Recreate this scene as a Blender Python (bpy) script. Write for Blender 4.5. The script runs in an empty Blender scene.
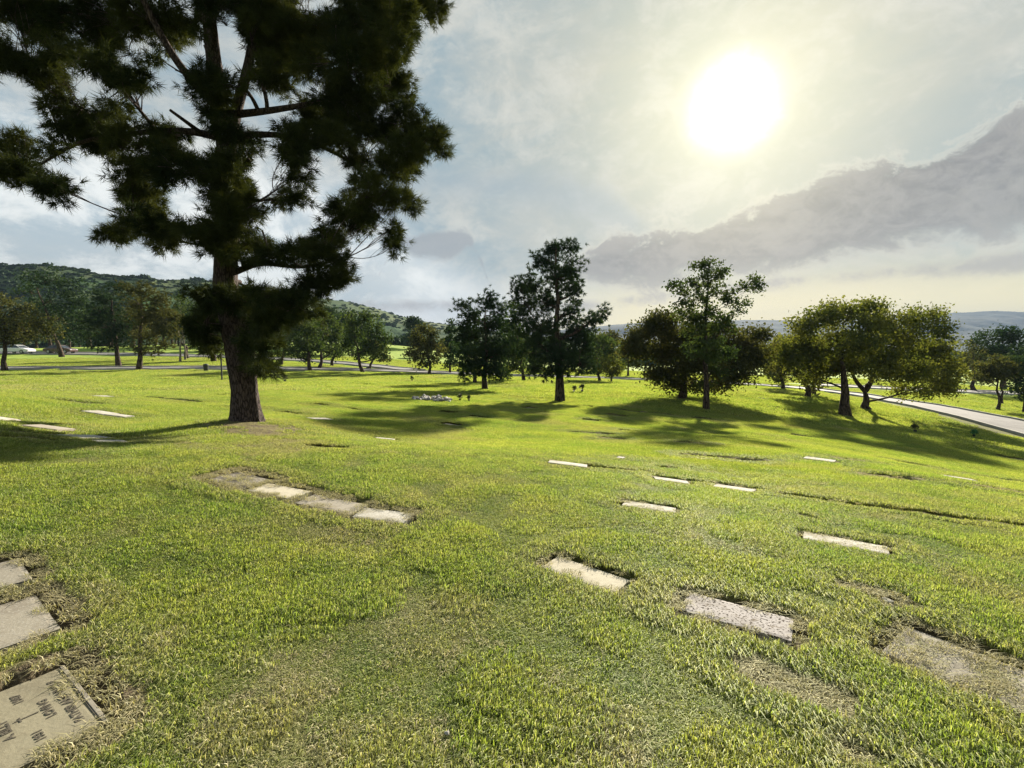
import bpy, math, random
import numpy as np
from mathutils import Vector, Matrix

random.seed(7)
rng = np.random.default_rng(7)
scene = bpy.context.scene
COL = scene.collection
R = math.radians

# ------------------------------------------------------------------ camera
F = 480.0
CAM = np.array([0.0, 0.0, 1.6])
PITCH = math.atan(34.0 / F)
CP, SP = math.cos(PITCH), math.sin(PITCH)
cam_d = bpy.data.cameras.new('camera')
cam_d.sensor_width = 36.0
cam_d.lens = F / 1024 * 36.0
cam_d.clip_start = 0.05
cam_d.clip_end = 20000
cam = bpy.data.objects.new('camera', cam_d)
COL.objects.link(cam)
cam.location = CAM
cam.rotation_euler = (math.pi / 2 - PITCH, 0, 0)
scene.camera = cam


def ray(px, py):
    x = (px - 512) / F
    v = (384 - py) / F
    return np.array([x, CP + v * SP, v * CP - SP])


def at_depth(px, py, D):
    d = ray(px, py)
    return CAM + d * (D / d[1])


SUN = ray(733, 106)
SUN = SUN / np.linalg.norm(SUN)
SUN_EL = math.asin(SUN[2])
SUN_AZ = math.atan2(SUN[0], SUN[1])      # from +Y towards +X


# ------------------------------------------------------------------ noise
def _hash(ix, iy, seed):
    h = (ix * 374761393 + iy * 668265263 + seed * 1442695041) & 0xffffffff
    h = ((h ^ (h >> 13)) * 1274126177) & 0xffffffff
    return ((h ^ (h >> 16)) & 0xffff) / 65535.0


def vnoise(x, y, seed=0):
    x = np.asarray(x, float); y = np.asarray(y, float)
    ix = np.floor(x).astype(np.int64); iy = np.floor(y).astype(np.int64)
    fx = x - ix; fy = y - iy
    fx = fx * fx * (3 - 2 * fx); fy = fy * fy * (3 - 2 * fy)
    a = _hash(ix, iy, seed); b = _hash(ix + 1, iy, seed)
    c = _hash(ix, iy + 1, seed); d = _hash(ix + 1, iy + 1, seed)
    return (a * (1 - fx) + b * fx) * (1 - fy) + (c * (1 - fx) + d * fx) * fy


def fbm(x, y, seed=0, octaves=4):
    s = 0; a = 0.5; t = 0
    for k in range(octaves):
        s = s + a * vnoise(x * 2 ** k + 17.3 * k, y * 2 ** k - 9.1 * k, seed + k)
        t += a; a *= 0.5
    return s / t                                    # 0..1


def sstep(a, b, x):
    t = np.clip((x - a) / (b - a), 0, 1)
    return t * t * (3 - 2 * t)


# ------------------------------------------------------------------ terrain (thin plate spline through surveyed points)
ctrl = []
def cpx(px, py, D):
    p = at_depth(px, py, D); ctrl.append(tuple(p))
def cxy(x, y, z): ctrl.append((x, y, z))

cxy(0, 0, 0); cxy(0, 3, 0); cxy(-3, 2.6, .12); cxy(3, 3, -.03); cxy(0, 6, .02); cxy(4, 5.5, -.2)
cxy(-3, 6, .2)
cxy(-6.8, 6.4, .50); cxy(-10, 8, .85); cxy(-7.6, 5.4, .64); cxy(-9.5, 5.5, .95)
cxy(-10, -5, .6); cxy(10, -5, -.5); cxy(0, -12, .1); cxy(-25, -25, 1.5); cxy(25, -25, -2.4); cxy(0, -45, .2)
cpx(247, 420, 9.5); cpx(817, 456, 10.4); cpx(560, 463, 7.2); cpx(715, 487, 6.5)
cpx(105, 438, 7.3); cpx(20, 418, 8.8); cpx(430, 400, 22); cpx(385, 438, 10.5)
cpx(560, 401, 26); cpx(681, 400, 28); cpx(706, 410, 24.5); cpx(845, 416, 28); cpx(866, 411, 30)
cpx(485, 390, 31); cpx(1024, 437, 27); cpx(1024, 421, 32.5); cpx(870, 397, 43)
cpx(930, 440, 20); cpx(1020, 480, 12)
cpx(800, 388, 51); cpx(740, 384, 56); cpx(620, 379, 60); cpx(480, 374.5, 60); cpx(380, 371, 57)
cpx(300, 370, 53); cpx(200, 369, 50); cpx(0, 369, 49); cpx(120, 372, 45)
cpx(0, 392, 22); cpx(130, 395, 22); cpx(300, 392, 22)
cpx(17, 354, 82); cpx(150, 356, 80); cpx(320, 361, 74); cpx(420, 362, 95)
cpx(975, 408, 41); cpx(1000, 393, 56); cpx(1000, 380, 90); cpx(800, 375, 95); cpx(600, 370, 95)
cpx(20, 340, 130); cpx(250, 340, 130); cpx(400, 346, 130); cpx(512, 362, 130)
cpx(700, 368, 130); cpx(950, 370, 130)
cxy(-110, 30, 1); cxy(60, 20, -5); cxy(100, 60, -5); cxy(-90, -60, 2); cxy(90, -60, -5)
C = np.array(ctrl)


def _U(r2):
    return 0.5 * r2 * np.log(r2 + 1e-9)


def _fit():
    n = len(C)
    d2 = (C[:, None, 0] - C[None, :, 0]) ** 2 + (C[:, None, 1] - C[None, :, 1]) ** 2
    K = _U(d2 / 1e4) + np.eye(n) * 2e-6
    P = np.c_[np.ones(n), C[:, :2] / 100]
    A = np.zeros((n + 3, n + 3)); A[:n, :n] = K; A[:n, n:] = P; A[n:, :n] = P.T
    b = np.r_[C[:, 2], 0, 0, 0]
    return np.linalg.solve(A, b)


W = _fit()


def tps(x, y):
    z = W[-3] + W[-2] * x / 100 + W[-1] * y / 100
    for i in range(len(C)):
        z = z + W[i] * _U(((x - C[i, 0]) ** 2 + (y - C[i, 1]) ** 2) / 1e4)
    return z


# roads: centre lines in metres
ROADS = {
    'main': ([(34, -30), (33, -5), (32.3, 15), (31.9, 27), (32.3, 36), (32.2, 43), (30.2, 50), (26, 55), (20, 58.2), (13.5, 60), (5, 61), (-4, 60.4),
              (-16, 57.5), (-24, 54.2), (-33, 51.5), (-53, 50), (-90, 49)], 4.6),
    'far_right': ([(38, 60), (47, 57.5), (58, 56), (75, 55), (100, 52)], 4.2),
    'far_left': ([(-125, 82), (-88, 84), (-60, 82), (-40, 76.5), (-24, 70), (-13, 62.5)], 4.4),
}


def catmull(pts, step=0.8):
    P = [np.array(p, float) for p in pts]
    P = [2 * P[0] - P[1]] + P + [2 * P[-1] - P[-2]]
    out = []
    for i in range(1, len(P) - 2):
        n = max(2, int(np.linalg.norm(P[i + 1] - P[i]) / step))
        for k in range(n):
            t = k / n
            out.append(0.5 * ((2 * P[i]) + (-P[i - 1] + P[i + 1]) * t + (2 * P[i - 1] - 5 * P[i] + 4 * P[i + 1] - P[i + 2]) * t * t
                              + (-P[i - 1] + 3 * P[i] - 3 * P[i + 1] + P[i + 2]) * t ** 3))
    out.append(P[-2])
    return np.array(out)


ROADLINES = {k: (catmull(v[0]), v[1]) for k, v in ROADS.items()}


def road_dist(x, y):
    d = np.full(np.shape(x), 1e9)
    for line, w in ROADLINES.values():
        for p in line[::3]:
            d = np.minimum(d, (x - p[0]) ** 2 + (y - p[1]) ** 2)
    return np.sqrt(d)


def terrain(x, y, bumps=True):
    x = np.asarray(x, float); y = np.asarray(y, float)
    r = np.sqrt(x * x + y * y) + 1e-9
    k = np.minimum(1, 135 / r)
    z = tps(x * k, y * k)
    far = sstep(140, 420, r)
    z = z * (1 - far) + (-3.0) * far
    if bumps:
        amp = 0.022 + 0.045 * sstep(6, 20, r)
        amp = amp * (1 - sstep(90, 200, r))
        c, s = math.cos(0.5), math.sin(0.5)
        u = x * c - y * s; v = x * s + y * c
        z = z + amp * (fbm(u / 2.6, v / 1.5, 5, 3) - 0.5) * 2
        z = z + 0.018 * (fbm(x / 0.45, y / 0.45, 9, 2) - 0.5) * (1 - sstep(8, 14, r))
    return z


def ground_at(px, py, bumps=True):
    d = ray(px, py)
    t = np.concatenate([np.linspace(0.8, 30, 1500), np.geomspace(30.1, 400, 900)])
    p = CAM[:, None] + d[:, None] * t[None, :] / d[1]
    z = terrain(p[0], p[1], bumps)
    hit = np.where(p[2] < z)[0]
    if len(hit) == 0:
        return None
    i = max(hit[0], 1)
    a = p[2][i - 1] - z[i - 1]; b = p[2][i] - z[i]
    f = a / (a - b)
    q = p[:, i - 1] * (1 - f) + p[:, i] * f
    return q


def near_hit(px, py, D):
    """ground point under a pixel column at distance D"""
    d = ray(px, py)
    x = d[0] * D / d[1]
    return np.array([x, D, float(terrain(x, D))])


# ------------------------------------------------------------------ mesh helpers
def new_mesh(name, verts, faces, mat=None, smooth=False, uv=None):
    me = bpy.data.meshes.new(name)
    me.from_pydata([tuple(v) for v in verts], [], faces)
    if mat: me.materials.append(mat)
    if smooth: me.polygons.foreach_set('use_smooth', [True] * len(me.polygons))
    me.update()
    return me


def np_mesh(name, verts, faces, mat=None, smooth=False, attrs=None):
    """verts (n,3), faces (m,k) with constant k"""
    me = bpy.data.meshes.new(name)
    verts = np.asarray(verts, np.float32); faces = np.asarray(faces, np.int32)
    m, k = faces.shape
    me.vertices.add(len(verts)); me.vertices.foreach_set('co', verts.ravel())
    me.loops.add(m * k); me.loops.foreach_set('vertex_index', faces.ravel())
    me.polygons.add(m)
    me.polygons.foreach_set('loop_start', np.arange(m, dtype=np.int32) * k)
    me.polygons.foreach_set('loop_total', np.full(m, k, np.int32))
    if smooth: me.polygons.foreach_set('use_smooth', np.ones(m, bool))
    if attrs:
        for an, av in attrs.items():
            a = me.attributes.new(an, 'FLOAT', 'POINT'); a.data.foreach_set('value', np.asarray(av, np.float32))
    if mat: me.materials.append(mat)
    me.update(calc_edges=True)
    me.validate()
    return me


def link(name, me, parent=None, loc=None, rot=None):
    o = bpy.data.objects.new(name, me)
    COL.objects.link(o)
    if parent: o.parent = parent
    if loc is not None: o.location = loc
    if rot is not None: o.rotation_euler = rot
    return o


def tag(o, label=None, cat=None, group=None, kind=None):
    if label: o['label'] = label
    if cat: o['category'] = cat
    if group: o['group'] = group
    if kind: o['kind'] = kind
    return o


def thing(name, label, cat, loc, rot=None, group=None):
    o = link(name, None, loc=loc, rot=rot)
    return tag(o, label, cat, group)


class MB:
    def __init__(s): s.v = []; s.f = []
    def add(s, verts, faces):
        n = len(s.v); s.v += [tuple(v) for v in verts]; s.f += [tuple(i + n for i in f) for f in faces]
    def box(s, c, size, rz=0, bev=0.0):
        sx, sy, sz = [a / 2 for a in size]
        if bev <= 0:
            vs = [(x, y, z) for z in (-sz, sz) for x, y in ((-sx, -sy), (sx, -sy), (sx, sy), (-sx, sy))]
            fs = [(3, 2, 1, 0), (4, 5, 6, 7), (0, 1, 5, 4), (1, 2, 6, 5), (2, 3, 7, 6), (3, 0, 4, 7)]
        else:
            b = bev; vs = []; 
            for z, k in ((-sz, b), (-sz + b, 0), (sz - b, 0), (sz, b)):
                for x, y in ((-sx + k, -sy + k), (sx - k, -sy + k), (sx - k, sy - k), (-sx + k, sy - k)):
                    vs.append((x, y, z))
            fs = [(3, 2, 1, 0), (12, 13, 14, 15)]
            for l in range(3):
                for i in range(4):
                    j = (i + 1) % 4
                    fs.append((l * 4 + i, l * 4 + j, l * 4 + 4 + j, l * 4 + 4 + i))
        cz, sn = math.cos(rz), math.sin(rz)
        s.add([(c[0] + x * cz - y * sn, c[1] + x * sn + y * cz, c[2] + z) for x, y, z in vs], fs)
    def tube(s, pts, rad, n=8, cap=True):
        v, f = tube_np(pts, rad, n)
        nv = len(v)
        s.add(v, [tuple(q) for q in f])
        if cap:
            k = len(s.v) - nv
            s.f.append(tuple(k + i for i in range(n))[::-1]); s.f.append(tuple(k + nv - n + i for i in range(n)))
    def build(s, name, mat, parent=None, loc=None, rot=None, smooth=False):
        return link(name, new_mesh(name, s.v, s.f, mat, smooth), parent, loc, rot)


def tube_np(pts, rad, n=7):
    pts = np.asarray(pts, float); rad = np.broadcast_to(np.asarray(rad, float), (len(pts),))
    T = np.gradient(pts, axis=0); T /= np.linalg.norm(T, axis=1)[:, None] + 1e-9
    ref = np.array([0, 0, 1.0]) if abs(T[0][2]) < 0.8 else np.array([0, 1.0, 0])
    vs = []
    a = np.arange(n) * 2 * math.pi / n
    for p, t, r in zip(pts, T, rad):
        u = np.cross(t, ref); u /= np.linalg.norm(u) + 1e-9
        w = np.cross(t, u)
        vs.append(p + r * (np.cos(a)[:, None] * u + np.sin(a)[:, None] * w))
    v = np.concatenate(vs)
    f = []
    for k in range(len(pts) - 1):
        for i in range(n):
            j = (i + 1) % n
            f.append((k * n + i, k * n + j, (k + 1) * n + j, (k + 1) * n + i))
    return v, np.array(f, np.int32)


# ------------------------------------------------------------------ material helpers
def mat_new(name):
    m = bpy.data.materials.new(name); m.use_nodes = True
    nt = m.node_tree; nt.nodes.clear()
    return m, nt


class NT:
    def __init__(s, nt): s.nt = nt
    def n(s, typ, **kw):
        nd = s.nt.nodes.new(typ)
        ins = kw.pop('ins', {})
        for k, v in kw.items(): setattr(nd, k, v)
        for k, v in ins.items():
            if hasattr(v, 'is_linked') or isinstance(v, bpy.types.NodeSocket): s.nt.links.new(v, nd.inputs[k])
            else: nd.inputs[k].default_value = v
        return nd
    def math(s, op, a, b=None, c=None, clamp=False):
        nd = s.nt.nodes.new('ShaderNodeMath'); nd.operation = op; nd.use_clamp = clamp
        for i, v in enumerate((a, b, c)):
            if v is None: continue
            if isinstance(v, bpy.types.NodeSocket): s.nt.links.new(v, nd.inputs[i])
            else: nd.inputs[i].default_value = v
        return nd.outputs[0]
    def mix(s, f, a, b, mode='MIX'):
        nd = s.nt.nodes.new('ShaderNodeMix'); nd.data_type = 'RGBA'; nd.blend_type = mode
        for i, v in ((0, f), (6, a), (7, b)):
            if isinstance(v, bpy.types.NodeSocket): s.nt.links.new(v, nd.inputs[i])
            else:
                nd.inputs[i].default_value = v if i == 0 else (tuple(v) + (1,) if len(v) == 3 else v)
        return nd.outputs[2]
    def noise(s, vec, scale, detail=3, rough=0.55, dist=0.0):
        nd = s.n('ShaderNodeTexNoise', ins={'Scale': scale, 'Detail': detail, 'Roughness': rough, 'Distortion': dist})
        if vec is not None: s.nt.links.new(vec, nd.inputs['Vector'])
        return nd.outputs['Fac']
    def ramp(s, f, stops):
        nd = s.nt.nodes.new('ShaderNodeValToRGB'); s.nt.links.new(f, nd.inputs[0])
        el = nd.color_ramp.elements
        while len(el) < len(stops): el.new(0.5)
        for e, (p, c) in zip(el, stops):
            e.position = p; e.color = tuple(c) + (1,) if len(c) == 3 else c
        return nd.outputs[0]
    def smooth(s, v, a, b):
        nd = s.nt.nodes.new('ShaderNodeMapRange'); nd.interpolation_type = 'SMOOTHSTEP'
        nd.inputs[1].default_value = a; nd.inputs[2].default_value = b
        s.nt.links.new(v, nd.inputs[0]); return nd.outputs[0]


def lawn_colour(t, dry):
    """base colour of the turf by place: deep green, yellow green and straw patches"""
    pos = t.n('ShaderNodeNewGeometry').outputs['Position']
    n1 = t.noise(pos, 0.35, 4, 0.6)
    n2 = t.noise(pos, 1.7, 4, 0.65, 0.4)
    n3 = t.noise(pos, 9.0, 3, 0.6)
    base = t.ramp(n2, [(0.36, (0.080, 0.135, 0.024)), (0.50, (0.138, 0.18, 0.034)), (0.66, (0.195, 0.21, 0.052))])
    base2 = t.ramp(n1, [(0.35, (0.090, 0.15, 0.026)), (0.62, (0.178, 0.20, 0.042))])
    c = t.mix(0.45, base, base2)
    s = t.math('MULTIPLY', t.smooth(n3, 0.48, 0.72), 0.35)
    c = t.mix(s, c, (0.21, 0.20, 0.085))
    c = t.mix(dry, c, (0.25, 0.222, 0.135))
    c = t.mix(1.0, c, (1.15, 1.15, 1.15), 'MULTIPLY')
    return c, pos, n3


def m_blade():
    m, nt = mat_new('turf_blade'); t = NT(nt)
    dry = t.n('ShaderNodeAttribute', attribute_name='dry', attribute_type='INSTANCER').outputs['Fac']
    rnd = t.n('ShaderNodeAttribute', attribute_name='rnd').outputs['Fac']
    dd = t.math('ADD', dry, t.math('MULTIPLY', t.smooth(rnd, 0.70, 1.0), 0.6), clamp=True)
    c, pos, n3 = lawn_colour(t, dd)
    v = t.math('ADD', t.math('MULTIPLY', rnd, 1.0), 0.55)
    hs = t.n('ShaderNodeHueSaturation', ins={'Color': c, 'Value': v})
    c = hs.outputs[0]
    d = t.n('ShaderNodeBsdfDiffuse', ins={'Color': c})
    tc = t.mix(1.0, c, (1.92, 1.95, 0.98), 'MULTIPLY')
    tr = t.n('ShaderNodeBsdfTranslucent', ins={'Color': tc})
    g = t.n('ShaderNodeBsdfGlossy', ins={'Color': (0.7, 0.75, 0.6, 1), 'Roughness': 0.55})
    a = t.n('ShaderNodeMixShader', ins={0: t.math('SUBTRACT', 0.52, t.math('MULTIPLY', dd, .27)), 1: d.outputs[0], 2: tr.outputs[0]})
    b = t.n('ShaderNodeMixShader', ins={0: 0.035, 1: a.outputs[0], 2: g.outputs[0]})
    t.n('ShaderNodeOutputMaterial', ins={0: b.outputs[0]})
    return m


def m_ground():
    m, nt = mat_new('soil_and_turf'); t = NT(nt)
    dirt = t.n('ShaderNodeAttribute', attribute_name='dirt').outputs['Fac']
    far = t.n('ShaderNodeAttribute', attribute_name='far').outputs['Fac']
    c, pos, n3 = lawn_colour(t, 0.0)
    soil_n = t.noise(pos, 30, 4, 0.7)
    soil = t.ramp(soil_n, [(0.3, (0.05, 0.04, 0.022)), (0.55, (0.12, 0.10, 0.055)), (0.75, (0.27, 0.23, 0.14))])
    thatch = t.mix(0.55, t.mix(1, c, (0.75, 0.7, 0.7), 'MULTIPLY'), soil)
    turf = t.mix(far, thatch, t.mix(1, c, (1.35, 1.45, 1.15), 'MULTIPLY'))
    bare = t.ramp(t.noise(pos, 55, 5, 0.75), [(0.3, (0.04, 0.03, 0.02)), (0.52, (0.10, 0.078, 0.05)), (0.7, (0.24, 0.20, 0.13))])
    col = t.mix(t.smooth(dirt, 0.2, 0.8), turf, bare)
    bmp = t.n('ShaderNodeBump', ins={'Strength': 0.9, 'Distance': 0.02, 'Height': soil_n})
    p = t.n('ShaderNodeBsdfPrincipled', ins={'Base Color': col, 'Roughness': 0.95, 'Normal': bmp.outputs[0]})
    p.inputs['Specular IOR Level'].default_value = 0.1
    t.n('ShaderNodeOutputMaterial', ins={0: p.outputs[0]})
    return m


def m_leaf(name, dark, light, trans=0.35, tint=(1.3, 1.5, 0.6), scale=0.8, gloss=0.015):
    m, nt = mat_new(name); t = NT(nt)
    pos = t.n('ShaderNodeNewGeometry').outputs['Position']
    rnd = t.n('ShaderNodeAttribute', attribute_name='rnd').outputs['Fac']
    n = t.noise(pos, scale, 3, 0.6)
    f = t.math('ADD', t.math('MULTIPLY', t.smooth(n, 0.35, 0.68), 0.6), t.math('MULTIPLY', rnd, 0.45), clamp=True)
    c = t.mix(f, dark, light)
    d = t.n('ShaderNodeBsdfDiffuse', ins={'Color': c})
    tr = t.n('ShaderNodeBsdfTranslucent', ins={'Color': t.mix(1, c, tint, 'MULTIPLY')})
    g = t.n('ShaderNodeBsdfGlossy', ins={'Color': (0.5, 0.55, 0.5, 1), 'Roughness': 0.6})
    a = t.n('ShaderNodeMixShader', ins={0: trans, 1: d.outputs[0], 2: tr.outputs[0]})
    b = t.n('ShaderNodeMixShader', ins={0: gloss, 1: a.outputs[0], 2: g.outputs[0]})
    t.n('ShaderNodeOutputMaterial', ins={0: b.outputs[0]})
    return m


def m_bark(name, dark, light, scale=7.0, bump=0.03):
    m, nt = mat_new(name); t = NT(nt)
    co = t.n('ShaderNodeTexCoord').outputs['Object']
    mp = t.n('ShaderNodeMapping', ins={'Vector': co, 'Scale': (1, 1, 0.22)})
    nn = t.n('ShaderNodeTexNoise', ins={'Vector': mp.outputs[0], 'Scale': scale * .9, 'Detail': 3})
    wv = t.n('ShaderNodeVectorMath', operation='MULTIPLY_ADD', ins={0: nn.outputs['Color'], 1: (1.6 / scale,) * 3, 2: mp.outputs[0]})
    v = t.n('ShaderNodeTexVoronoi', feature='DISTANCE_TO_EDGE', ins={'Vector': wv.outputs[0], 'Scale': scale})
    n = t.noise(mp.outputs[0], scale * 2.2, 5, 0.7)
    e = t.smooth(v.outputs[0], 0.0, 0.18)
    f = t.math('MULTIPLY', e, n, clamp=True)
    c = t.ramp(f, [(0.05, dark), (0.6, light)])
    h = t.math('ADD', e, t.math('MULTIPLY', n, 0.6))
    b = t.n('ShaderNodeBump', ins={'Strength': 1.0, 'Distance': bump, 'Height': h})
    p = t.n('ShaderNodeBsdfPrincipled', ins={'Base Color': c, 'Roughness': 0.92, 'Normal': b.outputs[0]})
    p.inputs['Specular IOR Level'].default_value = 0.2
    t.n('ShaderNodeOutputMaterial', ins={0: p.outputs[0]})
    return m


def m_plain(name, a, b=None, scale=8, rough=0.8, metal=0.0, bump=0.0, spec=0.4, coat=0.0):
    m, nt = mat_new(name); t = NT(nt)
    co = t.n('ShaderNodeTexCoord').outputs['Object']
    n = t.noise(co, scale, 5, 0.65)
    b = b or tuple(x * 0.8 for x in a)
    c = t.mix(t.smooth(n, 0.35, 0.65), a, b)
    kw = {'Base Color': c, 'Roughness': rough, 'Metallic': metal}
    if bump:
        kw['Normal'] = t.n('ShaderNodeBump', ins={'Strength': 0.8, 'Distance': bump, 'Height': n}).outputs[0]
    p = t.n('ShaderNodeBsdfPrincipled', ins=kw)
    p.inputs['Specular IOR Level'].default_value = spec
    p.inputs['Coat Weight'].default_value = coat
    t.n('ShaderNodeOutputMaterial', ins={0: p.outputs[0]})
    return m


def m_stone(name, base, stain, speck, speck_scale=90, stain_amt=0.5, speck_amt=0.5, dirt_amt=0.3):
    """weathered stone: cloudy stains, mineral specks and dirt blown over it"""
    m, nt = mat_new(name); t = NT(nt)
    co = t.n('ShaderNodeTexCoord').outputs['Object']
    n1 = t.noise(co, 3.2, 5, 0.65, 0.5)
    n2 = t.noise(co, speck_scale, 2, 0.5)
    n3 = t.noise(co, 14, 6, 0.75)
    c = t.mix(t.math('MULTIPLY', t.smooth(n1, 0.4, 0.68), stain_amt), base, stain)
    c = t.mix(t.math('MULTIPLY', t.smooth(n2, 0.54, 0.62), speck_amt), c, speck)
    c = t.mix(t.math('MULTIPLY', t.smooth(n3, 0.53, 0.68), dirt_amt), c, (0.11, 0.085, 0.055))
    h = t.math('ADD', n3, t.math('MULTIPLY', n2, 0.3))
    b = t.n('ShaderNodeBump', ins={'Strength': 0.5, 'Distance': 0.006, 'Height': h})
    p = t.n('ShaderNodeBsdfPrincipled', ins={'Base Color': c, 'Roughness': 0.95, 'Normal': b.outputs[0]})
    p.inputs['Specular IOR Level'].default_value = 0.08
    t.n('ShaderNodeOutputMaterial', ins={0: p.outputs[0]})
    return m


M = {}
M['blade'] = m_blade()
M['ground'] = m_ground()
M['pine_needle'] = m_leaf('long_pine_needles', (0.007, 0.016, 0.006), (0.055, 0.066, 0.019), 0.22, (1.5, 1.35, 0.6), 0.6)
M['pine_mid'] = m_leaf('short_pine_needles', (0.014, 0.034, 0.017), (0.042, 0.062, 0.026), 0.22, (1.2, 1.3, 0.7), 0.5)
M['olive_leaf'] = m_leaf('olive_leaves', (0.056, 0.078, 0.022), (0.150, 0.152, 0.042), 0.38, (1.4, 1.4, 0.55), 0.5)
M['rust_leaf'] = m_leaf('rust_tinged_leaves', (0.036, 0.048, 0.018), (0.100, 0.096, 0.034), 0.36, (1.2, 1.2, 0.6), 0.7)
M['dark_leaf'] = m_leaf('dark_leaves', (0.014, 0.034, 0.016), (0.042, 0.062, 0.024), 0.24, (1.2, 1.3, 0.7), 0.5)
M['mid_leaf'] = m_leaf('mid_green_leaves', (0.026, 0.050, 0.018), (0.078, 0.100, 0.034), 0.32, (1.2, 1.25, 0.6), 0.5)
M['scrub_leaf'] = m_leaf('hill_scrub_leaves', (0.016, 0.040, 0.018), (0.045, 0.066, 0.026), 0.15, (1.2, 1.3, 0.7), 0.02)
M['bark_pine'] = m_bark('pine_bark', (0.028, 0.02, 0.018), (0.10, 0.075, 0.068), 24.0, 0.03)
M['bark_dark'] = m_bark('dark_bark', (0.02, 0.015, 0.011), (0.11, 0.08, 0.06), 9.0, 0.02)
M['bark_pale'] = m_bark('pale_bark', (0.10, 0.08, 0.06), (0.30, 0.26, 0.2), 6.0, 0.01)
M['concrete_road'] = m_plain('worn_pale_asphalt', (0.15, 0.145, 0.142), (0.11, 0.105, 0.104), 1.3, 0.85, bump=0.004)
M['kerb'] = m_plain('kerb_concrete', (0.32, 0.31, 0.27), (0.24, 0.23, 0.2), 3, 0.85)


# ------------------------------------------------------------------ grave markers: positions first (the ground is sunk round them)
MARK = []        # dicts: c (x,y), ang, L, Wd


def marker_px(label, px, py, L=0.61, Wd=0.30, ang=None, stone='pale', sink=0.012, group=None, cover=0.0, dirt=0.06, **kw):
    p = ground_at(px, py)
    if ang is None: ang = -0.61
    d = dict(label=label, x=p[0], y=p[1], ang=ang, L=L, W=Wd, stone=stone, sink=sink, group=group, cover=cover, dirt=dirt)
    d.update(kw)
    MARK.append(d)
    return d


def marker_edge(label, a, b, Wd, side, **kw):
    """long edge from pixel a to pixel b, slab lying Wd away to the given side (+1 = further from the camera)"""
    A = ground_at(*a); B = ground_at(*b)
    v = B[:2] - A[:2]; L = float(np.linalg.norm(v)); ang = math.atan2(v[1], v[0])
    n = np.array([-v[1], v[0]]) / L * side
    c = (A[:2] + B[:2]) / 2 + n * Wd / 2
    d = dict(label=label, x=c[0], y=c[1], ang=ang, L=L, W=Wd, stone='pale', sink=0.012, group=None, cover=0, dirt=0.06)
    d.update(kw); MARK.append(d); return d


G_ROW_L = 'flush markers in the row by the left corner'
G_ROW_P = 'flush markers in the row before the pine'
G_R = 'flush markers scattered over the lawn'
mk = marker_edge('tan engraved marker in the bottom left corner with dark lettering and a raised rim', (64, 664), (109, 721), 0.40, -1,
                 stone='tan', sink=0.004, group=G_ROW_L, inscribed=True, dirt=0.16)
marker_edge('plain weathered grey marker directly behind the engraved tan one', (35, 592), (61, 626), 0.36, -1, stone='greytan', sink=0.004, group=G_ROW_L, dirt=0.15)
marker_edge('small pale grey marker cut by the left edge, furthest of its row', (18, 557), (33, 577), 0.32, -1, stone='greytan', sink=0.006, group=G_ROW_L, dirt=0.12)
marker_edge('clean cream marker with two dark flecks near the middle of the lawn', (541, 564), (615, 591), 0.235, 1, stone='cream', group=G_R, flecks=True)
marker_edge('white marker speckled with black debris, sunk behind a thick dark turf lip', (680, 608), (792, 640), 0.27, 1, stone='speckled', sink=0.006, group=G_R, dirt=0.10)
marker_edge('large worn grey marker strewn with thatch at the right edge', (882, 648), (1036, 712), 0.40, 1, stone='thatch', sink=0.012, group=G_R, dirt=0.10, cover=0.5)
marker_edge('bright white marker at the right, uphill of the thatch covered one', (803, 538), (890, 554), 0.24, 1, stone='white', group=G_R, cover=.17)
marker_edge('white marker lying alone just below the centre of the lawn', (622, 505), (675, 513), 0.22, 1, stone='white', group=G_R, cover=.17)
marker_edge('narrow pale marker just left of its twin, in line with the dark turf step', (655, 480), (690, 485), 0.24, 1, stone='white', group=G_R)
marker_edge('narrow white marker between its twin and the left end of the dark turf step', (712, 487), (752, 493), 0.24, 1, stone='white', group=G_R)
marker_edge('narrow white marker straight in front of the tallest central tree', (548, 464), (587, 469), 0.26, 1, stone='white', group=G_R)
marker_edge('lone white marker far out on the right hand lawn, uphill of the shaded strip', (803, 459), (834, 463), 0.40, 1, stone='white', group=G_R)
marker_edge('faint pale marker near the right edge, half hidden by grass', (945, 477), (978, 482), 0.28, 1, stone='white', group=G_R, cover=0.3)
marker_edge('dark grey marker at the left end of the row of four before the pine', (207, 477), (243, 487), 0.36, 1, stone='darkgrey', group=G_ROW_P, dirt=0.17, cover=.3, sink=.014)
marker_edge('second marker of the row of four before the pine, pale with worn lettering', (246, 489), (291, 498), 0.28, 1, stone='cream', group=G_ROW_P, dirt=0.12, cover=.16, sink=.010)
marker_edge('third and largest looking marker of the row of four before the pine', (294, 501), (350, 513), 0.28, 1, stone='pale', group=G_ROW_P, dirt=0.12, cover=.16, sink=.010)
marker_edge('last marker at the right end of the row of four before the pine', (352, 515), (404, 522), 0.24, 1, stone='white', group=G_ROW_P, dirt=0.10, cover=.1, sink=.010)
marker_edge('white marker left of the pine, the rear one of a close pair', (82, 439), (118, 438.5), 0.45, 1, stone='white', group=G_R)
marker_edge('white marker left of the pine, the front one of a close pair', (98, 443), (130, 443), 0.30, 1, stone='white', group=G_R)
marker_edge('pale marker at the left edge beyond the corner row', (0, 420.5), (22, 421), 0.4, 1, stone='white', group=G_R)
marker_edge('long pale marker between the left edge and the close pair', (20, 426), (58, 431), 0.4, 1, stone='pale', group=G_R)
marker_edge('thin white marker seen edge on, behind the close pair', (81, 411), (103, 415), 0.35, 1, stone='white', group=G_R)
marker_edge('thin white marker following right after the edge on one', (104, 415), (124, 417.5), 0.25, 1, stone='white', group=G_R)
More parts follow.
